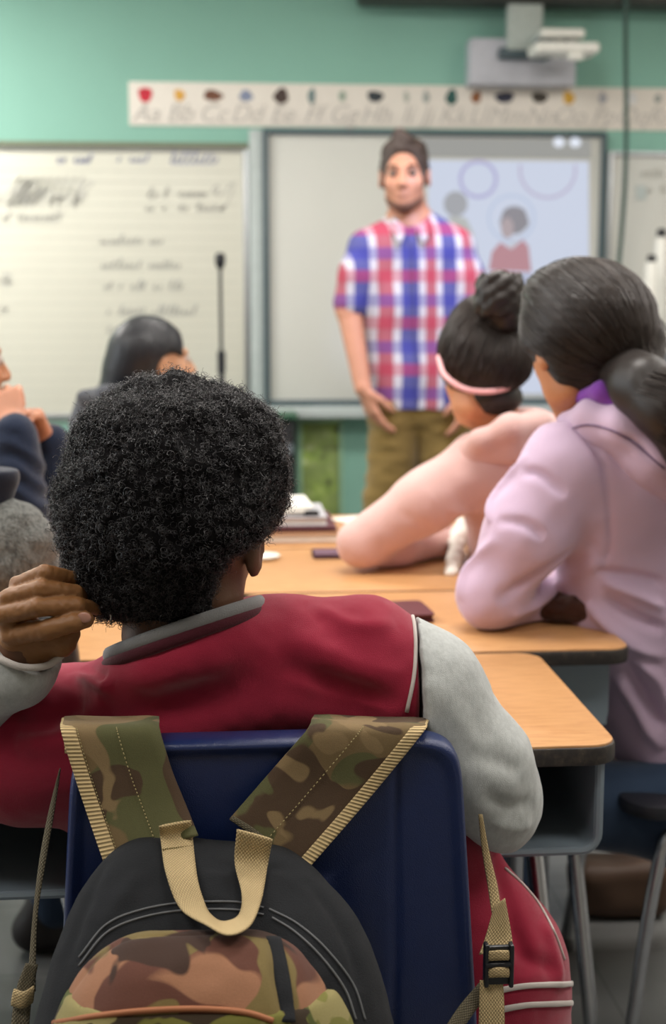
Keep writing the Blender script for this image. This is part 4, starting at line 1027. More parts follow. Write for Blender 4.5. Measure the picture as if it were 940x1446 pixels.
# ------------------------------------------------------------------ girl in the lilac hoodie
m_lilac = cloth('lilac_jersey', (200, 176, 200), 0.04, 800, 0.35, 0.9, 0.3); m_purple = cloth('purple_lining', (128, 70, 168), 0.1, 700)
m_skint = skin('tan_skin', (178, 122, 84)); m_hair1 = hairmat('dark_brown_hair', (32, 26, 23), 0.45, 0.4); m_hair1s = hairmat('dark_brown_strands', (42, 33, 28), 0.4, 0.45)
lil = thing('person', 'student in a lilac hoodie with a low dark ponytail, leaning on her elbow', 'person', V(930, 1180, 2.3)*[1, 1, 0]+[0, 0, .455])
HC2 = V(822, 492, 2.30); HB2 = basis(fdir(-18, -4), Zu-Rt*0.05)
s = S(0.005); W2 = head(s, HC2, HB2, 0.98)
s.cap([V(815, 520, 2.31), V(835, 590, 2.33), V(850, 640, 2.34)], [.055, .052, .07], 0.02)
s.cap([V(850, 680, 2.33), V(905, 850, 2.33), V(960, 1080, 2.35)], [.08, .08, .08], 0.05, (Fh, 1.3))
s.cap([V(795, 668, 2.27), V(684, 842, 2.27), V(800, 868, 2.5), V(800, 800, 2.62)], [.045, .030, .024, .024], 0.02)
hand(s, V(800, 790, 2.63), Zu, -Rt, 1, (30, 40, 30), .9)
s.mesh(2).put('body', m_skint, lil); eyes(W2, HB2, lil)
# hair cap
s = S(0.005); skullcap(s, HC2, HB2, .98); s.ell(V(831, 470, 2.32), (.114, .112, .122), None, 0.03); s.ell(V(870, 500, 2.30), (.070, .07, .075), None, 0.04); s.ell(V(800, 420, 2.32), (.068, .08, .055), None, 0.03)
s.ell(HC2+HB2@np.array([0, .125, -.04]), (.10, .055, .12), HB2, 0.03, sub=True); s.ell(V(742, 572, 2.3), (.040, .14, .085), None, 0.02, sub=True)
s.cap([V(880, 530, 2.27), V(905, 535, 2.22)], [.045, .034], 0.04)
q = s.mesh(2); q.noise(.003, 14, 2, (1, 1, 2.5)); q.noise(.0012, 60, 3, (.4, .4, 3))
h2 = q.put('hair', m_hair1, lil); knot2 = V(900, 535, 2.23)
cH = V(831, 470, 2.32)
P0 = RNG.normal(0, 1, (9000, 3)); P0 /= np.linalg.norm(P0, axis=1)[:, None]; P0 = P0[(P0[:, 2] > -.75)]
def onsurf(qm, starts, knot, c, K=18, lift=.0015):
    bvh = BVHTree.FromPolygons([Vector(p) for p in qm.P], [tuple(int(i) for i in f_) for f_ in qm.Q]); out = []
    kd = np.array(knot)-c; kn = np.linalg.norm(kd); kd = kd/kn
    for p in starts:
        path = []
        for t in np.linspace(0, 1, K):
            dd = p*(1-t)+kd*t; nrm_ = np.linalg.norm(dd)
            if nrm_ < .15: break
            dd /= nrm_; hh = bvh.ray_cast(Vector(c+dd*0.4), Vector(-dd))
            if hh[0] is None: break
            path.append(np.array(hh[0])+dd*lift)
        if len(path) == K: out.append(path)
    return np.array(out)
pt = onsurf(q, P0[:1700], knot2, cH); strands(pt, .0006, 'hair_strands', m_hair1s, h2, False)
# ponytail
s = S(0.005); C_ = [V(886, 536, 2.22), V(914, 552, 2.16), V(950, 580, 2.13), V(985, 635, 2.12), V(1000, 715, 2.14)]
s.cap(C_, [.032, .041, .048, .042, .018], 0.03); s.cap([V(862, 518, 2.26), V(900, 536, 2.18)], [.035, .042], .03); q = s.mesh(2); q.noise(.005, 25, 3, (1, 1, .4)); pt_ = q.put('ponytail', m_hair1, lil)
Cc = cr(C_, 20); rad_ = np.interp(np.linspace(0, 4, 20), [0, 1, 2, 3, 4], [.026, .042, .050, .043, .02]); st = []
for _ in range(1100):
    a = random.uniform(0, 6.28); rr_ = math.sqrt(random.random())*0.32+.80; w1 = random.uniform(-.3, .3)
    T_ = np.gradient(Cc, axis=0); T_ /= np.linalg.norm(T_, axis=1)[:, None]; U_ = np.cross(T_, Zu+Fh*.3); U_ /= np.linalg.norm(U_, axis=1)[:, None]; V_ = np.cross(T_, U_)
    aa = a+w1*np.linspace(0, 1, 20); st.append(Cc+(U_*np.cos(aa)[:, None]+V_*np.sin(aa)[:, None])*(rad_*rr_)[:, None])
strands(np.array(st), .0007, 'ponytail_strands', m_hair1s, pt_, False)
MB().tube([V(893, 531, 2.20), V(901, 534, 2.19)], [.036, .036], 20).build('hair_tie', m_black, lil, True)
# loose wisps
st = [cr([V(925, 440, 2.32), V(938+random.uniform(-4, 6), 470, 2.33), V(940+random.uniform(-6, 8), 520, 2.32), V(930, 548, 2.3)], 14) for _ in range(14)]
strands(np.array(st), .0005, 'loose_wisps', m_hair1s, h2, False)
# hoodie
j = S(0.005)
j.cap([V(835, 655, 2.31), V(905, 650, 2.33), V(990, 680, 2.36)], [.098, .115, .11], 0.05)
j.cap([V(885, 700, 2.34), V(915, 850, 2.35), V(965, 1010, 2.36), V(1000, 1090, 2.36)], [.150, .135, .125, .115], 0.06, (Fh, 1.25))
jt = j.copy(); arm = ([V(800, 660, 2.27), V(745, 750, 2.26), V(694, 838, 2.27)], [.078, .069, .054])
j.cap(*arm, 0.03)
j.cap([V(694, 838, 2.27), V(740, 850, 2.36), V(800, 862, 2.50)], [.053, .05, .042], 0.03)
j.cap([V(800, 862, 2.50), V(800, 805, 2.61)], [.042, .036], 0.02)
j.plane(rel(690, 884)+[0, 0, .003], (0, 0, -1), 0.0) if False else None
j.cap([V(800, 560, 2.31), V(840, 640, 2.33)], [.052, .058], 0.015, sub=True)
q = j.mesh(3)
q.P[:, 2] = np.where((q.P[:, 2] < TZ+.004) & (q.P[:, 0] < V(775, 880, 2.3)[0]), TZ+.004, q.P[:, 2])
for pts, a_, w_ in (([(800, 600), (850, 650), (862, 760), (850, 800)], -.004, .008), ([(745, 640), (700, 700), (690, 740)], .006, .010), ([(735, 665), (760, 670), (800, 700)], -.006, .010), ([(700, 735), (740, 740), (770, 760)], -.005, .010),
                    ([(700, 760), (660, 800), (650, 850)], .005, .012), ([(850, 790), (790, 830), (720, 870)], .009, .013), ([(845, 770), (780, 800), (700, 850)], -.008, .013), ([(850, 820), (900, 840), (940, 860)], .008, .012), ([(840, 805), (900, 815), (940, 825)], -.007, .010),
                    ([(830, 850), (880, 900), (940, 930)], .010, .014), ([(850, 840), (900, 875), (940, 890)], -.008, .012), ([(870, 950), (900, 1000), (935, 1060)], .009, .014), ([(880, 930), (915, 990), (940, 1030)], -.009, .012), ([(900, 930), (930, 960), (945, 1000)], .008, .010)):
    q.fold(pts, a_*1.7, w_*.85)
q.noise(.004, 10, 12); q.noise(.002, 30, 2); q.put('hoodie', m_lilac, lil)
# the hood lying on her back
s = S(0.005); s.cap([V(800, 596, 2.29), V(835, 588, 2.23), V(880, 600, 2.19), V(930, 640, 2.18), V(985, 690, 2.22), V(1010, 700, 2.3)], [.018, .026, .032, .036, .04, .045], 0.02); s.cap([V(850, 612, 2.24), V(920, 650, 2.23), V(990, 705, 2.25)], [.034, .045, .05], 0.03)
q = s.mesh(3); q.fold([(795, 612), (840, 602), (890, 622), (938, 664)], -.006, .005); q.noise(.003, 20, 4); hd = q.put('hood', m_lilac, lil)
h_ = hits(q, crpx([(790, 612), (830, 600), (880, 616), (938, 662)], 26), .0005)
MB().tube(h_, .0018, 8).build('seam', cloth('mauve_seam', (120, 96, 124), .1), lil, True)
s = S(0.004); s.cap([V(812, 562, 2.27), V(850, 553, 2.21), V(893, 582, 2.19), V(925, 606, 2.19)], [.010, .016, .014, .010], 0.012); s.mesh(2).put('hood_lining', m_purple, lil)
hx = V(965, 1125, 2.36)
legs_seated(lil, hx+[0, -.08, 0], hx+[0, .1, 0], V(700, 1128, 2.28), V(690, 1128, 2.5), V(735, 1500, 2.3)*[1, 1, 0], V(705, 1500, 2.5)*[1, 1, 0], m_denim, m_sneaker, 1.0, 'jeans', (.084, .066, .055))
c_ = place_chair(hx[0]+0.06, hx[1]+0.01, PI/2, 'school chair under the student in the lilac hoodie')
bt = S(0.006).cap([V(880, 1262, 2.2), V(900, 1290, 2.2)], [.045, .05], 0.02).mesh(1); bt.noise(.004, 30, 2)
o = bt.put('brown_bag', plain('brown_leather', (76, 54, 38), 0.6)); zf = o.data.vertices; mn = min(v.co.z for v in zf)
bpy.data.objects.remove(o)
s = S(0.006); fb = onZ(890, 1318, 0.0); s.box(fb+[0, .1, .06], (.10, .05, .058), .03, None, 0.01); q = s.mesh(1); q.noise(.008, 14, 2); q.P[:, 2] = np.maximum(q.P[:, 2], .002); o = q.put('brown_bag', plain('brown_leather', (76, 54, 38), 0.6)); tag(o, 'small brown bag on the floor under the lilac student', 'bag')

# ------------------------------------------------------------------ girl in the pink sweatshirt
m_pink = cloth('pink_jersey', (216, 178, 172), 0.04, 800, 0.35, 0.9, 0.3)
m_skinp = skin('light_brown_skin', (196, 138, 100)); 
pk = thing('person', 'student in a pink sweatshirt with a hair bun and pink headband, elbow on the desk', 'person', V(760, 1050, 2.85)*[1, 1, 0]+[0, 0, .455])
HC3 = V(684, 532, 2.80); HB3 = basis(fdir(-28, -2), Zu+Rt*0.10)
s = S(0.005); W3 = head(s, HC3, HB3, 0.90)
s.cap([V(690, 560, 2.81), V(706, 625, 2.83), V(715, 660, 2.84)], [.048, .047, .06], 0.02)
s.cap([V(720, 690, 2.85), V(760, 850, 2.88), V(780, 950, 2.9)], [.08, .08, .08], 0.05, (Fh, 1.3))
s.cap([V(672, 660, 2.80), V(500, 778, 2.78), V(610, 772, 2.92)], [.04, .022, .022], 0.02)
s.mesh(2).put('body', m_skinp, pk); eyes(W3, HB3, pk, k=.9)
s = S(0.0045); skullcap(s, HC3, HB3, .9); s.ell(V(681, 497, 2.82), (.089, .095, .100), HB3, 0.03); s.ell(V(690, 450, 2.82), (.066, .07, .05), None, 0.03)
s.ell(HC3+HB3@np.array([0, .12, -.04]), (.09, .060, .11), HB3, 0.02, sub=True)
s.plane(V(680, 545, 2.8), (V(680, 560, 2.8)-V(672, 520, 2.8))+Fh*.02, 0.02)
q = s.mesh(2); q.noise(.0012, 60, 3, (3, 3, .4)); h3 = q.put('hair', m_hair1, pk)
P0 = RNG.normal(0, 1, (9000, 3)); P0 /= np.linalg.norm(P0, axis=1)[:, None]; P0 = P0[(P0[:, 2] < .35)]
pt = onsurf(q, P0[:1100], V(703, 440, 2.80), V(681, 497, 2.82)); strands(pt, .0007, 'hair_strands', m_hair1s, h3, False)
s = S(0.0045); s.ell(V(698, 560, 2.785), (.058, .055, .040), HB3, .02); s.mesh(1).put('nape_hair', m_hair1, h3)
# bun
s = S(0.0035); bcn = V(705, 418, 2.72); s.ell(bcn, (.043, .042, .050), None, .02); s.ell(V(712, 452, 2.75), (.036, .05, .03), None, .02)
for k in range(7):
    a = k*.9; P = [bcn+np.array([.036*math.cos(a+t*2.6), .036*math.sin(a+t*2.6)*.9, -.035+.075*t]) for t in np.linspace(0, 1, 8)]
    s.cap(P, [.008, .012, .014, .014, .013, .012, .010, .007], .006)
q = s.mesh(1); q.noise(.002, 70, 4); q.put('hair_bun', m_hair1, pk)
# headband: a torus on the head, tilted
def oncap(px, py, c=V(681, 497, 2.82)): return None
hb = cr([V(619, 505, 2.80), V(628, 530, 2.745), V(655, 549, 2.715), V(690, 553, 2.71), V(722, 545, 2.73), V(741, 530, 2.77)], 30)
back = cr([V(741, 530, 2.77), V(735, 490, 2.86), V(690, 470, 2.92), V(640, 480, 2.88), V(619, 505, 2.80)], 20)[1:-1]
MB().tube(np.vstack([hb, back]), .0055, 10, closed=True).build('headband', cloth('dusty_pink_band', (236, 176, 178), .05, 600), pk, True)
j = S(0.005)
j.cap([V(690, 655, 2.80), V(745, 645, 2.83), V(790, 660, 2.86)], [.075, .09, .08], 0.05)
j.cap([V(735, 700, 2.84), V(765, 800, 2.86), V(775, 950, 2.88)], [.125, .135, .13], 0.06, (Fh, 1.3))
j.cap([V(668, 665, 2.78), V(600, 708, 2.76), V(508, 768, 2.76)], [.066, .060, .046], 0.03); j.cap([V(508, 770, 2.76), V(560, 772, 2.83), V(640, 764, 2.95)], [.044, .040, .032], 0.02)
j.cap([V(690, 570, 2.80), V(708, 640, 2.82)], [.046, .052], 0.015, sub=True)
q = j.mesh(3); q.P[:, 2] = np.where((q.P[:, 2] < TZ+.004) & (q.P[:, 0] < V(700, 800, 2.8)[0]), TZ+.004, q.P[:, 2])
for pts, a_, w_ in (([(600, 690), (625, 730), (645, 765)], .003, .004), ([(650, 640), (700, 650), (760, 640)], -.005, .008), ([(560, 720), (600, 745), (640, 745)], -.003, .012), ([(620, 720), (680, 720), (740, 690)], .006, .012), ([(640, 745), (700, 735), (740, 720)], -.006, .012)): q.fold(pts, a_, w_)
q.noise(.004, 10, 15); q.noise(.0015, 30, 2); q.put('sweatshirt', m_pink, pk)
s = S(0.005); s.cap([V(648, 636, 2.77), V(680, 622, 2.71), V(720, 604, 2.69), V(758, 596, 2.74), V(775, 598, 2.82)], [.014, .022, .026, .024, .02], .02); s.cap([V(672, 645, 2.74), V(720, 630, 2.73), V(765, 622, 2.76)], [.022, .032, .03], .025)
q = s.mesh(3); q.noise(.003, 20, 5); q.put('hood', m_pink, pk)
hx3 = V(800, 1010, 2.9)
legs_seated(pk, hx3+[0, -.08, 0], hx3+[0, .08, 0], hx3+[-.36, -.08, 0], hx3+[-.36, .10, 0], (hx3[0]-.34, hx3[1]-.08, 0), (hx3[0]-.34, hx3[1]+.1, 0), m_denim, m_sneaker, .92)
place_chair(hx3[0]+.06, hx3[1]+.0, PI/2, 'school chair under the student in the pink sweatshirt')

# ------------------------------------------------------------------ teacher
m_skinT = skin('fair_skin', (184, 132, 106)); m_khaki = cloth('khaki_twill', (122, 100, 54), 0.12, 700, .5)
def plaid():
    t = NT('red_white_blue_plaid'); sp = t.n('ShaderNodeSeparateXYZ'); t.l(t.co(), sp.inputs[0]); X, Y, Z = sp.outputs
    def band(c, period, ph, wd, soft=.02):
        fr = t.math('FRACT', t.math('ADD', t.math('MULTIPLY', c, 1/period), ph)); dd = t.math('ABSOLUTE', t.math('SUBTRACT', fr, 0.5))
        return t.math('MULTIPLY', t.math('LESS_THAN', dd, wd/2), 1.0)
    Xc = t.math('ADD', X, t.math('MULTIPLY', Y, 0.35))
    col = (0.48, 0.46, 0.50)
    col = t.mix(t.math('MULTIPLY', band(Xc, .135, .06, .38), .85), col, s2l((26, 34, 124)))
    col = t.mix(t.math('MULTIPLY', band(Xc, .135, .56, .28), .8), col, s2l((150, 18, 50)))
    col = t.mix(t.math('MULTIPLY', band(Z, .150, .1, .26), .5), col, s2l((34, 40, 140)))
    col = t.mix(t.math('MULTIPLY', band(Z, .150, .58, .26), .5), col, s2l((170, 26, 60)))
    t.set(col, .85, 0, .25, sheen=.1); t.bump(t.noise(900), .3, .001); return t.m
m_plaid = plaid()
TD = 4.6
tc = thing('person', 'bearded man in a red, white and blue plaid shirt standing before the projected board', 'person', V(590, 900, TD)*[1, 1, 0])
def X(px, py, d=TD): return V(px, py, d)
HCt = X(571, 250, 4.58); HBt = basis(-Fh*1.0+Rt*-.12+Zu*-.02, Zu+Rt*-.02)
s = S(0.005); Wt = head(s, HCt, HBt, 1.0)
s.cap([X(574, 275, 4.62), X(578, 318, 4.63), X(582, 345, 4.64)], [.056, .058, .075], .02)
s.cap([X(582, 360, 4.63), X(588, 460, 4.63), X(590, 560, 4.63)], [.14, .135, .14], .06, (Fh, 1.5))
LA = [X(516, 350, 4.62), X(492, 435, 4.60), X(512, 548, 4.52)]
s.cap(LA, [.052, .042, .028], .02); hand(s, X(512, 548, 4.52), X(538, 612, 4.53)-X(512, 548, 4.52), Fh*.4+Rt*.9, 1, (8, 16, 14), 1.0)
s.cap([X(648, 352, 4.62), X(672, 440, 4.60), X(664, 545, 4.52)], [.052, .042, .028], .02); hand(s, X(664, 545, 4.52), X(650, 610, 4.53)-X(664, 545, 4.52), Fh*.4-Rt*.9, -1, (8, 16, 14), 1.0)
q = s.mesh(1); q.put('body', m_skinT, tc); eyes(Wt, HBt, tc)
# hair and beard follow the head shape
s = S(0.004); head(s, HCt, HBt, 1.0); s.inflate(.0045)
W = Wt
s.ell(W(0, -.01, .085), np.array([.070, .080, .040]), HBt, .02); s.cap([W(-.01, .05, .110), W(.012, .03, .125), W(0, -.03, .122)], [.020, .022, .018], .02)
s.ell(W(0, .115, -.015), (.074, .088, .104), HBt, .012, sub=True); s.ell(W(0, .0, -.115), (.14, .14, .09), HBt, .01, sub=True)
for x in (-1, 1): s.ell(W(x*.088, .0, -.022), (.026, .034, .046), HBt, .006, sub=True)
q = s.mesh(1); q.noise(.004, 60, 4); q.put('hair', hairmat('dark_brown_short_hair', (52, 38, 32), .6), tc)
s = S(0.0035); head(s, HCt, HBt, 1.0); s.inflate(.0022); s.plane(W(0, 0, -.036), (HBt@np.array([0, .55, 1.0])), .01); s.plane(W(0, .02, 0), HBt@np.array([0, -1, -.1]), .01); s.ell(W(0, .10, -.060), (.020, .03, .009), HBt, .004, sub=True); s.ell(W(0, .115, -.020), (.022, .03, .022), HBt, .004, sub=True)
t = NT('stubble'); n_ = t.noise(500, det=2); t.set(t.mix(n_, s2l((92, 62, 48)), s2l((122, 84, 66))), .8); s.mesh(1).put('beard', t.m, tc)
for x in (-1, 1): MB().tube(cr([W(x*.014, .088, .026), W(x*.030, .087, .031), W(x*.047, .074, .026)], 8), [.002, .0035, .004, .004, .004, .0035, .003, .0015], 8).build('eyebrow', hairmat('brow_hair', (70, 48, 36), .6), tc, True)
# shirt
j = S(0.005)
j.cap([X(520, 348, 4.63), X(582, 335, 4.64), X(645, 348, 4.63)], [.062, .078, .062], .05)
j.cap([X(582, 372, 4.63), X(586, 450, 4.63), X(588, 520, 4.63), X(590, 568, 4.63)], [.165, .160, .168, .178], .05, (Fh, 1.45))
j.cap([X(520, 352, 4.63), X(506, 386, 4.61), X(494, 428, 4.60)], [.060, .060, .056], .03); j.cap([X(640, 352, 4.63), X(655, 390, 4.61), X(664, 430, 4.60)], [.060, .060, .058], .03)
j.cap([X(574, 290, 4.60), X(582, 345, 4.62)], [.062, .066], .01, sub=True)
j.ell(X(488, 452, 4.59), (.075, .075, .05), None, .0, sub=True) if False else None
j.plane(X(590, 577, 4.6), (0, 0, -1), .004)
q = j.mesh(2)
# cut the short sleeves: keep only above their hems
def cutmesh(q, pred):
    keep = ~pred(q.P); f = keep[q.Q].all(1); return M(q.P, q.Q[f])
q.noise(.006, 8, 3); q.noise(.004, 20, 5, (1, 1, .5)); q.put('plaid_shirt', m_plaid, tc)
# collar leaves and placket
for sx in (-1, 1):
    c0 = X(581+sx*4, 330, 4.50); 
    ribbon([X(581+sx*30, 302, 4.62), X(581+sx*22, 310, 4.545), X(581+sx*7, 322, 4.51)], [X(581+sx*36, 318, 4.60), X(581+sx*26, 332, 4.525), X(581+sx*16, 345, 4.50)], .006, 16, 4, 0, 'collar', m_plaid, tc)
MB().tube(cr([X(583, 335, 4.505), X(585, 400, 4.495), X(588, 500, 4.497), X(590, 570, 4.49)], 20), .0035, 8).build('placket', m_plaid, tc, True)
s = S(0.006)
for sx, kx in ((-1, -6), (1, 10)):
    hx_ = X(590+sx*30, 575, 4.63); kn = X(586+sx*36+kx*.5, 700, 4.63); ft = np.array([kn[0]+sx*.02, kn[1], .10]); s.cap([hx_, kn, ft], [.098, .078, .062], .008)
s.cap([X(560, 570, 4.63), X(620, 570, 4.63)], [.10, .10], .04)
q = s.mesh(2); q.noise(.008, 12, 3); q.noise(.004, 30, 3, (.6, .6, 1.4)); q.put('khaki_trousers', m_khaki, tc)
for sx, kx in ((-1, -6), (1, 10)):
    kn = X(586+sx*36+kx*.5, 700, 4.63); ft = np.array([kn[0]+sx*.02, kn[1], 0]); s = S(.006); shoe(s, ft+[0, .06, 0], ft-[0, .19, 0]); s.mesh(1).put('shoe', plain('brown_shoe', (70, 50, 38), .5), tc)

# ------------------------------------------------------------------ girl with black hair, in profile
m_coat = cloth('charcoal_coat', (72, 74, 80), .15, 500); m_hairB = hairmat('black_hair', (20, 21, 26), .48, .45)
gd = 3.45; g = thing('person', 'student with long black hair in profile, in front of the left whiteboard', 'person', V(185, 900, gd)*[1, 1, 0]+[0, 0, .455])
HC4 = V(219, 514, gd); HB4 = basis(fdir(62, 4), Zu)
s = S(.005); W4 = head(s, HC4, HB4, .92); s.cap([V(215, 540, gd), V(200, 600, gd), V(195, 640, gd)], [.05, .048, .07], .02); s.cap([V(195, 660, gd), V(190, 880, gd)], [.12, .13], .05, (Fh, 1.2)); s.mesh(2).put('body', skin('warm_skin', (176, 134, 104)), g); eyes(W4, HB4, g, k=.92)
s = S(.005); skullcap(s, HC4, HB4, .92); s.ell(V(203, 497, gd), (.074, .080, .080), None, .03); s.ell(V(188, 520, gd), (.058, .07, .09), None, .03); s.cap([V(178, 530, gd), V(160, 580, gd), V(152, 640, gd)], [.055, .05, .04], .04, (Fh, .8))
s.ell(HC4+HB4@np.array([0, .115, -.03]), (.10, .062, .125), HB4, .015, sub=True); s.ell(V(246, 528, gd-.08), (.040, .10, .052), None, .008, sub=True)
q = s.mesh(2); q.noise(.0015, 50, 3, (2, 2, .4)); h4 = q.put('hair', m_hairB, g)
s = S(.005); s.cap([V(140, 600, gd), V(190, 610, gd), V(250, 615, gd+.05)], [.07, .09, .07], .05); s.cap([V(195, 660, gd), V(190, 900, gd)], [.17, .17], .06, (Fh, 1.4)); s.cap([V(118, 560, gd-.05), V(150, 562, gd-.1), V(190, 560, gd-.1)], [.018, .026, .028], .02); s.cap([V(122, 562, gd), V(132, 600, gd)], [.022, .04], .03)
q = s.mesh(2); q.noise(.004, 15, 3); q.put('coat', m_coat, g)
place_chair(V(185, 900, gd)[0]-.05, V(185, 900, gd)[1], -PI/2, 'school chair under the student with long black hair')
px_ = V(185, 900, gd); legs_seated(g, [px_[0], px_[1]-.08, .53], [px_[0], px_[1]+.08, .53], [px_[0]+.36, px_[1]-.08, .52], [px_[0]+.36, px_[1]+.1, .52], (px_[0]+.36, px_[1]-.08, 0), (px_[0]+.36, px_[1]+.1, 0), m_denim, m_sneaker, .9)

# ------------------------------------------------------------------ student at the left edge, hands clasped at the mouth
m_navy = cloth('navy_knit', (26, 36, 56), .15, 260, .9, weave=.003); ld = 2.62
lf = thing('person', 'student at the left edge in a navy knit sweater, hands clasped at the mouth', 'person', V(-190, 1080, ld)*[1, 1, 0]+[0, 0, .455])
HC5 = V(-64, 515, ld); HB5 = basis(fdir(55, 0), Zu)
s = S(.005); W5 = head(s, HC5, HB5, .95); s.cap([V(-75, 560, ld), V(-100, 630, ld)], [.052, .06], .02); s.cap([V(-120, 700, ld), V(-170, 950, ld)], [.12, .13], .05, (Fh, 1.2))
s.mesh(2).put('body', skin('tan_skin_left', (172, 120, 86)), lf); eyes(W5, HB5, lf, k=.95)
s = S(.003); s.cap([V(20, 640, 2.52), V(18, 602, 2.53)], [.026, .024], .01); hand(s, V(22, 612, 2.53), V(6, 565, 2.55)-V(22, 612, 2.53), Rt*-.2+Fh*.9, 1, (45, 55, 40), .88)
hand(s, V(62, 620, 2.68), V(20, 560, 2.60)-V(62, 620, 2.68), -Rt*.3-Fh*.7, -1, (30, 45, 40), .88); s.cap([V(80, 650, 2.70), V(62, 620, 2.68)], [.026, .024], .01)
s.mesh(1).put('clasped_hands', skin('pinkish_tan_skin', (190, 138, 112)), lf)
s = S(.005); skullcap(s, HC5, HB5, .95); s.ell(V(-72, 485, ld), (.086, .092, .085), None, .03); s.ell(V(-92, 510, ld), (.078, .085, .09), None, .03); s.ell(HC5+HB5@np.array([0, .115, -.03]), (.10, .060, .125), HB5, .015, sub=True)
s.mesh(2).put('hair', m_hairB, lf)
j = S(.005); j.cap([V(-160, 680, ld), V(-60, 665, ld)], [.10, .085], .05); j.cap([V(-120, 720, ld), V(-170, 950, ld)], [.17, .17], .06, (Fh, 1.4))
j.cap([V(-50, 680, 2.56), V(30, 785, 2.50), V(22, 615, 2.52)], [.075, .064, .042], .03); j.cap([V(-20, 690, 2.75), V(66, 775, 2.70), V(72, 625, 2.69)], [.07, .055, .038], .02)
q = j.mesh(2)
for k in range(12): q.fold([(-10, 610+k*16), (20, 612+k*16), (60, 640+k*15), (85, 660+k*14)], .0035 if k % 2 else -.003, .008)
q.noise(.003, 25, 3); q.put('sweater', m_navy, lf)
px_ = V(-190, 1000, ld); legs_seated(lf, [px_[0], px_[1]-.08, .53], [px_[0], px_[1]+.08, .53], [px_[0]+.36, px_[1]-.08, .52], [px_[0]+.36, px_[1]+.1, .52], (px_[0]+.36, px_[1]-.08, 0), (px_[0]+.36, px_[1]+.1, 0), m_denim, m_sneaker, .9)
place_chair(px_[0]-.05, px_[1], -PI/2, 'school chair under the student in the navy sweater')
# grey fleece with a dark cuff, bundled over the chair at the left edge
kd = 1.98; lc = V(-95, 760, kd)
c_ = place_chair(lc[0], lc[1]+.16, 0, 'school chair at the left edge with the grey fleece over its back')
fl = thing('fleece_jacket', 'mottled grey fleece jacket with a dark cuff bundled over the chair at the left edge', 'jacket', lc)
s = S(.004); s.cap([V(-150, 820, kd-.02), V(-60, 790, kd-.02), V(20, 775, kd), V(34, 870, kd+.02)], [.075, .072, .050, .05], .04); s.cap([V(-10, 760, kd), V(10, 745, kd), V(40, 800, kd+.02)], [.05, .038, .035], .03); s.cap([V(-140, 860, kd), V(20, 900, kd+.02)], [.09, .06], .04)
q = s.mesh(2); q.noise(.008, 18, 4); q.noise(.003, 60, 4); q.put('fleece', cloth('mottled_grey_fleece', (118, 120, 116), .2, 300, 1.0, heather=.9, weave=.004), fl)
s = S(.004); s.cap([V(-40, 740, kd), V(-8, 672, kd)], [.044, .036], .01); s.plane(V(0, 662, kd), Zu*1+Rt*.05, .004); q = s.mesh(1); q.put('cuff', cloth('dark_navy_rib', (30, 34, 46), .15, 300), fl)

# ================================================================== backpack hanging on the blue chair
m_bag = cloth('black_canvas', (28, 30, 33), .12, 700, .6, sheen=0.03); m_camo = camo('woodland_camouflage', [(126, 106, 74), (98, 98, 64), (84, 66, 50), (142, 120, 86)], 11)
m_camo2 = camo('faded_camouflage', [(158, 112, 84), (96, 58, 46), (120, 104, 62), (62, 42, 34)], 10)
m_camog = camo('green_camouflage', [(120, 118, 56), (84, 92, 44), (60, 48, 34), (150, 140, 90)], 16)
m_tan = webbing('tan_webbing', (226, 200, 150)); m_rib = webbing('tan_ribbed_tape', (222, 196, 146), 'rib'); m_stitch = plain('grey_thread', (96, 98, 100), .8); m_tstitch = plain('tan_thread', (170, 156, 110), .8)
m_dtan = webbing('dusty_webbing', (120, 112, 92))
bp = thing('backpack', 'black and camouflage backpack with tan webbing straps hanging from the blue chair back', 'backpack', V(300, 1620, 1.25))
s = S(0.004)
s.cap([V(215, 1242, 1.345), V(375, 1256, 1.345)], [.044, .044], .03)
s.cap([V(190, 1300, 1.315), V(408, 1312, 1.315)], [.054, .054], .05)
s.cap([V(185, 1385, 1.275), V(425, 1395, 1.275)], [.076, .076], .05)
s.cap([V(180, 1520, 1.255), V(425, 1520, 1.255)], [.098, .098], .06); s.cap([V(190, 1680, 1.26), V(400, 1680, 1.26)], [.10, .10], .06)
s.plane(V(300, 1400, 1.388), np.array([0, 1.0, 0]), .015)
q = s.mesh(3); q.fold([(150, 1215), (120, 1280), (95, 1360)], -.004, .008); q.fold([(300, 1175), (310, 1230), (300, 1280)], .004, .012); q.fold([(430, 1240), (480, 1310), (510, 1400)], -.004, .008); q.fold([(200, 1230), (170, 1270), (140, 1310)], .003, .01)
q.noise(.004, 12, 3); q.noise(.0012, 50, 5); q.put('main_compartment', m_bag, bp); qb = q
for pts in ([(112, 1352), (150, 1306), (200, 1285), (260, 1275), (330, 1274), (372, 1282)], [(112, 1364), (150, 1318), (200, 1296), (260, 1286), (330, 1285), (372, 1292)],
            [(380, 1284), (420, 1305), (460, 1340), (498, 1390), (515, 1440)], [(384, 1296), (416, 1316), (452, 1350), (486, 1396), (502, 1440)]):
    h_ = hits(qb, crpx(pts, 60), .0006)
    if len(h_) > 4: MB().tube(h_, .0011, 6).build('stitching', m_stitch, bp, True)
s = S(0.004)
s.cap([V(215, 1440, 1.205), V(345, 1440, 1.205)], [.080, .080], .03); s.cap([V(195, 1560, 1.195), V(370, 1560, 1.195)], [.095, .095], .05); s.cap([V(405, 1470, 1.225), V(410, 1560, 1.22)], [.070, .075], .02)
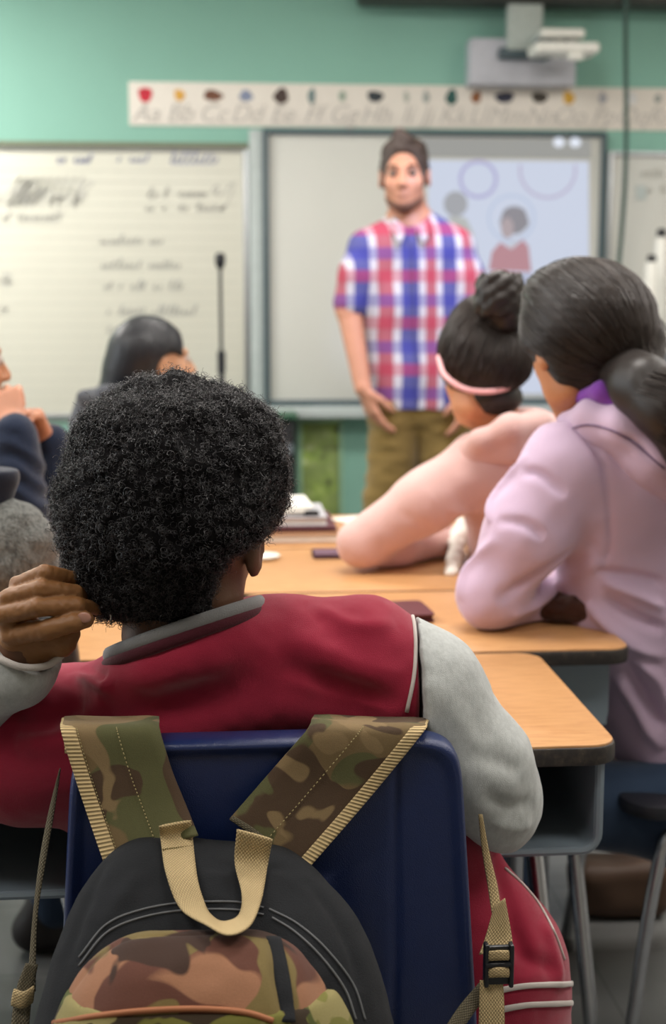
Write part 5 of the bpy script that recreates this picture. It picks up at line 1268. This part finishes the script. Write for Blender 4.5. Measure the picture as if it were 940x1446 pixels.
q = s.mesh(3); q.fold([(385, 1330), (395, 1380), (402, 1440)], -.006, .007); q.fold([(90, 1420), (140, 1350), (230, 1322), (330, 1322)], -.003, .004); q.noise(.005, 14, 7); q.noise(.0012, 50, 5); q.put('front_pocket', m_camo2, bp); qp = q
h_ = hits(qp, crpx([(384, 1325), (394, 1365), (400, 1400), (404, 1444)], 30), .001)
if len(h_) > 4: ribbon([p-Rt*.008 for p in h_], [p+Rt*.008 for p in h_], .003, 30, 4, 0, 'divider_tape', m_bag, bp)
h_ = hits(qp, crpx([(70, 1446), (130, 1436), (200, 1428), (280, 1425), (345, 1430), (385, 1442)], 40), .001)
if len(h_) > 4: MB().tube(h_, .0028, 8).build('orange_piping', plain('orange_piping', (150, 92, 56), .7), bp, True)
s2 = s.copy(); s2.inflate(.0018); s2.plane((h_[len(h_)//2] if h_ else V(230, 1436, 1.1))-Zu*.003, Zu+Fh*.2, .004); q = s2.mesh(2); q.put('lower_pocket', m_camog, bp)

V = lambda px, py, d: onY(px, py, CH[1]+(d-1.40))
def lerp2(A, B, t): return [np.array(a)*(1-t)+np.array(b)*t for a, b in zip(A, B)]
def dashes(pts, n, r, name, mat):
    C = cr(pts, n*2); b = MB()
    for i in range(0, 2*n-1, 2): b.tube([C[i], C[i+1]], r, 5)
    return b.build(name, mat, bp, True)
NEAR = -Fh*.0035
# left shoulder strap
L = VV((95, 1062, 1.462), (92, 1016, 1.452), (90, 1018, 1.425), (90, 1032, 1.391), (108, 1092, 1.382), (128, 1152, 1.37), (149, 1213, 1.352)); R_ = VV((222, 1062, 1.462), (224, 1016, 1.452), (225, 1018, 1.425), (226, 1032, 1.391), (243, 1088, 1.38), (262, 1135, 1.368), (280, 1180, 1.345))
ribbon(L, R_, .006, 70, 8, .002, 'shoulder_strap', m_camo, bp)
T0 = lerp2(L, R_, -.02); T1 = lerp2(L, R_, .135); ribbon([p+NEAR for p in T0], [p+NEAR for p in T1], .0025, 70, 5, .0004, 'edge_tape', m_rib, bp)
dashes([p+NEAR*.9 for p in lerp2(L, R_, .56)][2:], 42, .0006, 'stitching', m_tstitch); dashes([p+NEAR*1.2 for p in lerp2(L, R_, .15)][2:], 50, .0005, 'stitching', m_tstitch)
# right shoulder strap
L2 = VV((448, 1062, 1.462), (446, 1014, 1.452), (440, 1016, 1.425), (432, 1032, 1.391), (378, 1094, 1.384), (324, 1156, 1.365)); R2 = VV((606, 1062, 1.462), (604, 1018, 1.452), (600, 1022, 1.425), (592, 1036, 1.391), (515, 1130, 1.384), (430, 1228, 1.352))
ribbon(L2, R2, .006, 70, 8, .002, 'shoulder_strap', m_camo, bp)
T0 = lerp2(L2, R2, .875); T1 = lerp2(L2, R2, 1.015); ribbon([p+NEAR for p in T0], [p+NEAR for p in T1], .0025, 70, 5, .0004, 'edge_tape', m_rib, bp)
dashes([p+NEAR*.9 for p in lerp2(L2, R2, .46)][2:], 48, .0006, 'stitching', m_tstitch)
e0, e1 = L2[-1]+NEAR, R2[-1]+NEAR; ribbon([e0, e0*.75+e1*.25, e0*.55+e1*.45], [e0+(L2[-2]-L2[-1])*.10, (e0*.75+e1*.25)+(L2[-2]-L2[-1])*.12, (e0*.55+e1*.45)+(L2[-2]-L2[-1])*.10], .002, 12, 3, 0, 'frayed_hem', m_dtan, bp)
# grab loop
A_ = VV((225, 1168, 1.337), (228, 1190, 1.325), (238, 1250, 1.285), (262, 1300, 1.235), (298, 1330, 1.205), (322, 1338, 1.195), (350, 1326, 1.205), (368, 1280, 1.24), (378, 1230, 1.29), (384, 1194, 1.325))
B_ = VV((270, 1160, 1.337), (272, 1185, 1.32), (282, 1245, 1.275), (294, 1292, 1.225), (306, 1309, 1.20), (320, 1314, 1.19), (336, 1304, 1.20), (338, 1270, 1.235), (330, 1225, 1.285), (334, 1178, 1.325))
qq = M(np.vstack([qb.P, qp.P]), np.vstack([qb.Q, qp.Q+len(qb.P)]))
pa = [(225, 1172), (227, 1190), (234, 1240), (256, 1292), (292, 1326), (322, 1338), (350, 1326), (368, 1280), (377, 1230), (383, 1196)]
pb_ = [(270, 1166), (272, 1185), (280, 1245), (288, 1282), (299, 1302), (317, 1311), (336, 1302), (341, 1272), (331, 1225), (333, 1188)]
lf_ = [.003, .004, .008, .012, .014, .014, .013, .011, .007, .003]
A_ = [hits(qq, [p], l_)[0] if hits(qq, [p]) else V(p[0], p[1], 1.345) for p, l_ in zip(pa, lf_)]; B_ = [hits(qq, [p], l_)[0] if hits(qq, [p]) else V(p[0], p[1], 1.345) for p, l_ in zip(pb_, lf_)]
A_[0] = A_[1]+(V(225, 1168, 1.34)-V(227, 1190, 1.34)); B_[0] = B_[1]+(V(270, 1160, 1.34)-V(272, 1185, 1.34)); A_[-1] = A_[-2]+(V(384, 1194, 1.34)-V(377, 1230, 1.34)); B_[-1] = B_[-2]+(V(334, 1180, 1.34)-V(331, 1225, 1.34))
A_[0] = A_[0]-Fh*.007; B_[0] = B_[0]-Fh*.007; A_[1] = A_[1]-Fh*.004; B_[1] = B_[1]-Fh*.005
ribbon(A_, B_, .0032, 110, 8, .0006, 'grab_loop', m_tan, bp)
dashes([A_[1]*(1-t)+B_[1]*t+(A_[2]-A_[1])*.22-Fh*.004 for t in np.linspace(.04, .96, 5)], 14, .0009, 'stitching', plain('olive_thread', (110, 96, 52), .8))
# lower adjustment straps
ribbon(VV((675, 1150, 1.425), (680, 1200, 1.42), (688, 1250, 1.405), (694, 1290, 1.39)), VV((681, 1150, 1.425), (690, 1200, 1.42), (702, 1250, 1.405), (708, 1290, 1.39)), .003, 30, 4, 0, 'side_strap', m_tan, bp)
ribbon(VV((697, 1280, 1.38), (686, 1320, 1.37), (676, 1348, 1.36)), VV((713, 1268, 1.38), (722, 1320, 1.37), (724, 1342, 1.36)), .004, 20, 4, .001, 'strap_tab', m_tan, bp)
bk = MB(); c = V(703, 1362, 1.35)
bk.box(c, (.030, .007, .044), .003, 2).box(V(686, 1362, 1.348), (.005, .012, .048), .002).box(V(721, 1362, 1.348), (.005, .012, .048), .002); bk.box(V(703, 1362, 1.343), (.028, .006, .005), .002)
bk.build('buckle', m_black, bp)
for y in (1350, 1374): ribbon([V(690, y-7, 1.343), V(704, y-8, 1.339), V(718, y-8, 1.343)], [V(690, y+7, 1.343), V(704, y+6, 1.339), V(718, y+6, 1.343)], .003, 10, 4, 0, 'strap_tab', m_tan, bp)
ribbon(VV((677, 1384, 1.35), (676, 1430, 1.34), (674, 1500, 1.33)), VV((710, 1384, 1.35), (712, 1430, 1.34), (712, 1500, 1.33)), .003, 20, 4, 0, 'side_strap', m_tan, bp)
ribbon(VV((676, 1388, 1.36), (645, 1425, 1.34), (610, 1480, 1.30)), VV((690, 1402, 1.36), (662, 1440, 1.34), (630, 1490, 1.30)), .003, 20, 4, 0, 'side_strap', m_dtan, bp)
ribbon(VV((84, 1085, 1.43), (68, 1150, 1.425), (55, 1220, 1.41), (46, 1300, 1.39), (38, 1400, 1.36)), VV((86, 1085, 1.43), (76, 1150, 1.42), (64, 1220, 1.405), (52, 1300, 1.385), (50, 1400, 1.355)), .003, 40, 4, 0, 'side_strap', m_dtan, bp)
ribbon(VV((36, 1360, 1.35), (22, 1400, 1.34), (14, 1460, 1.32)), VV((54, 1362, 1.35), (46, 1400, 1.34), (40, 1460, 1.32)), .004, 20, 4, .001, 'strap_tab', m_dtan, bp)
ribbon(VV((20, 1396, 1.33), (34, 1400, 1.325), (48, 1392, 1.33)), VV((16, 1420, 1.33), (32, 1424, 1.325), (46, 1416, 1.33)), .004, 12, 4, 0, 'strap_tab', m_tan, bp)
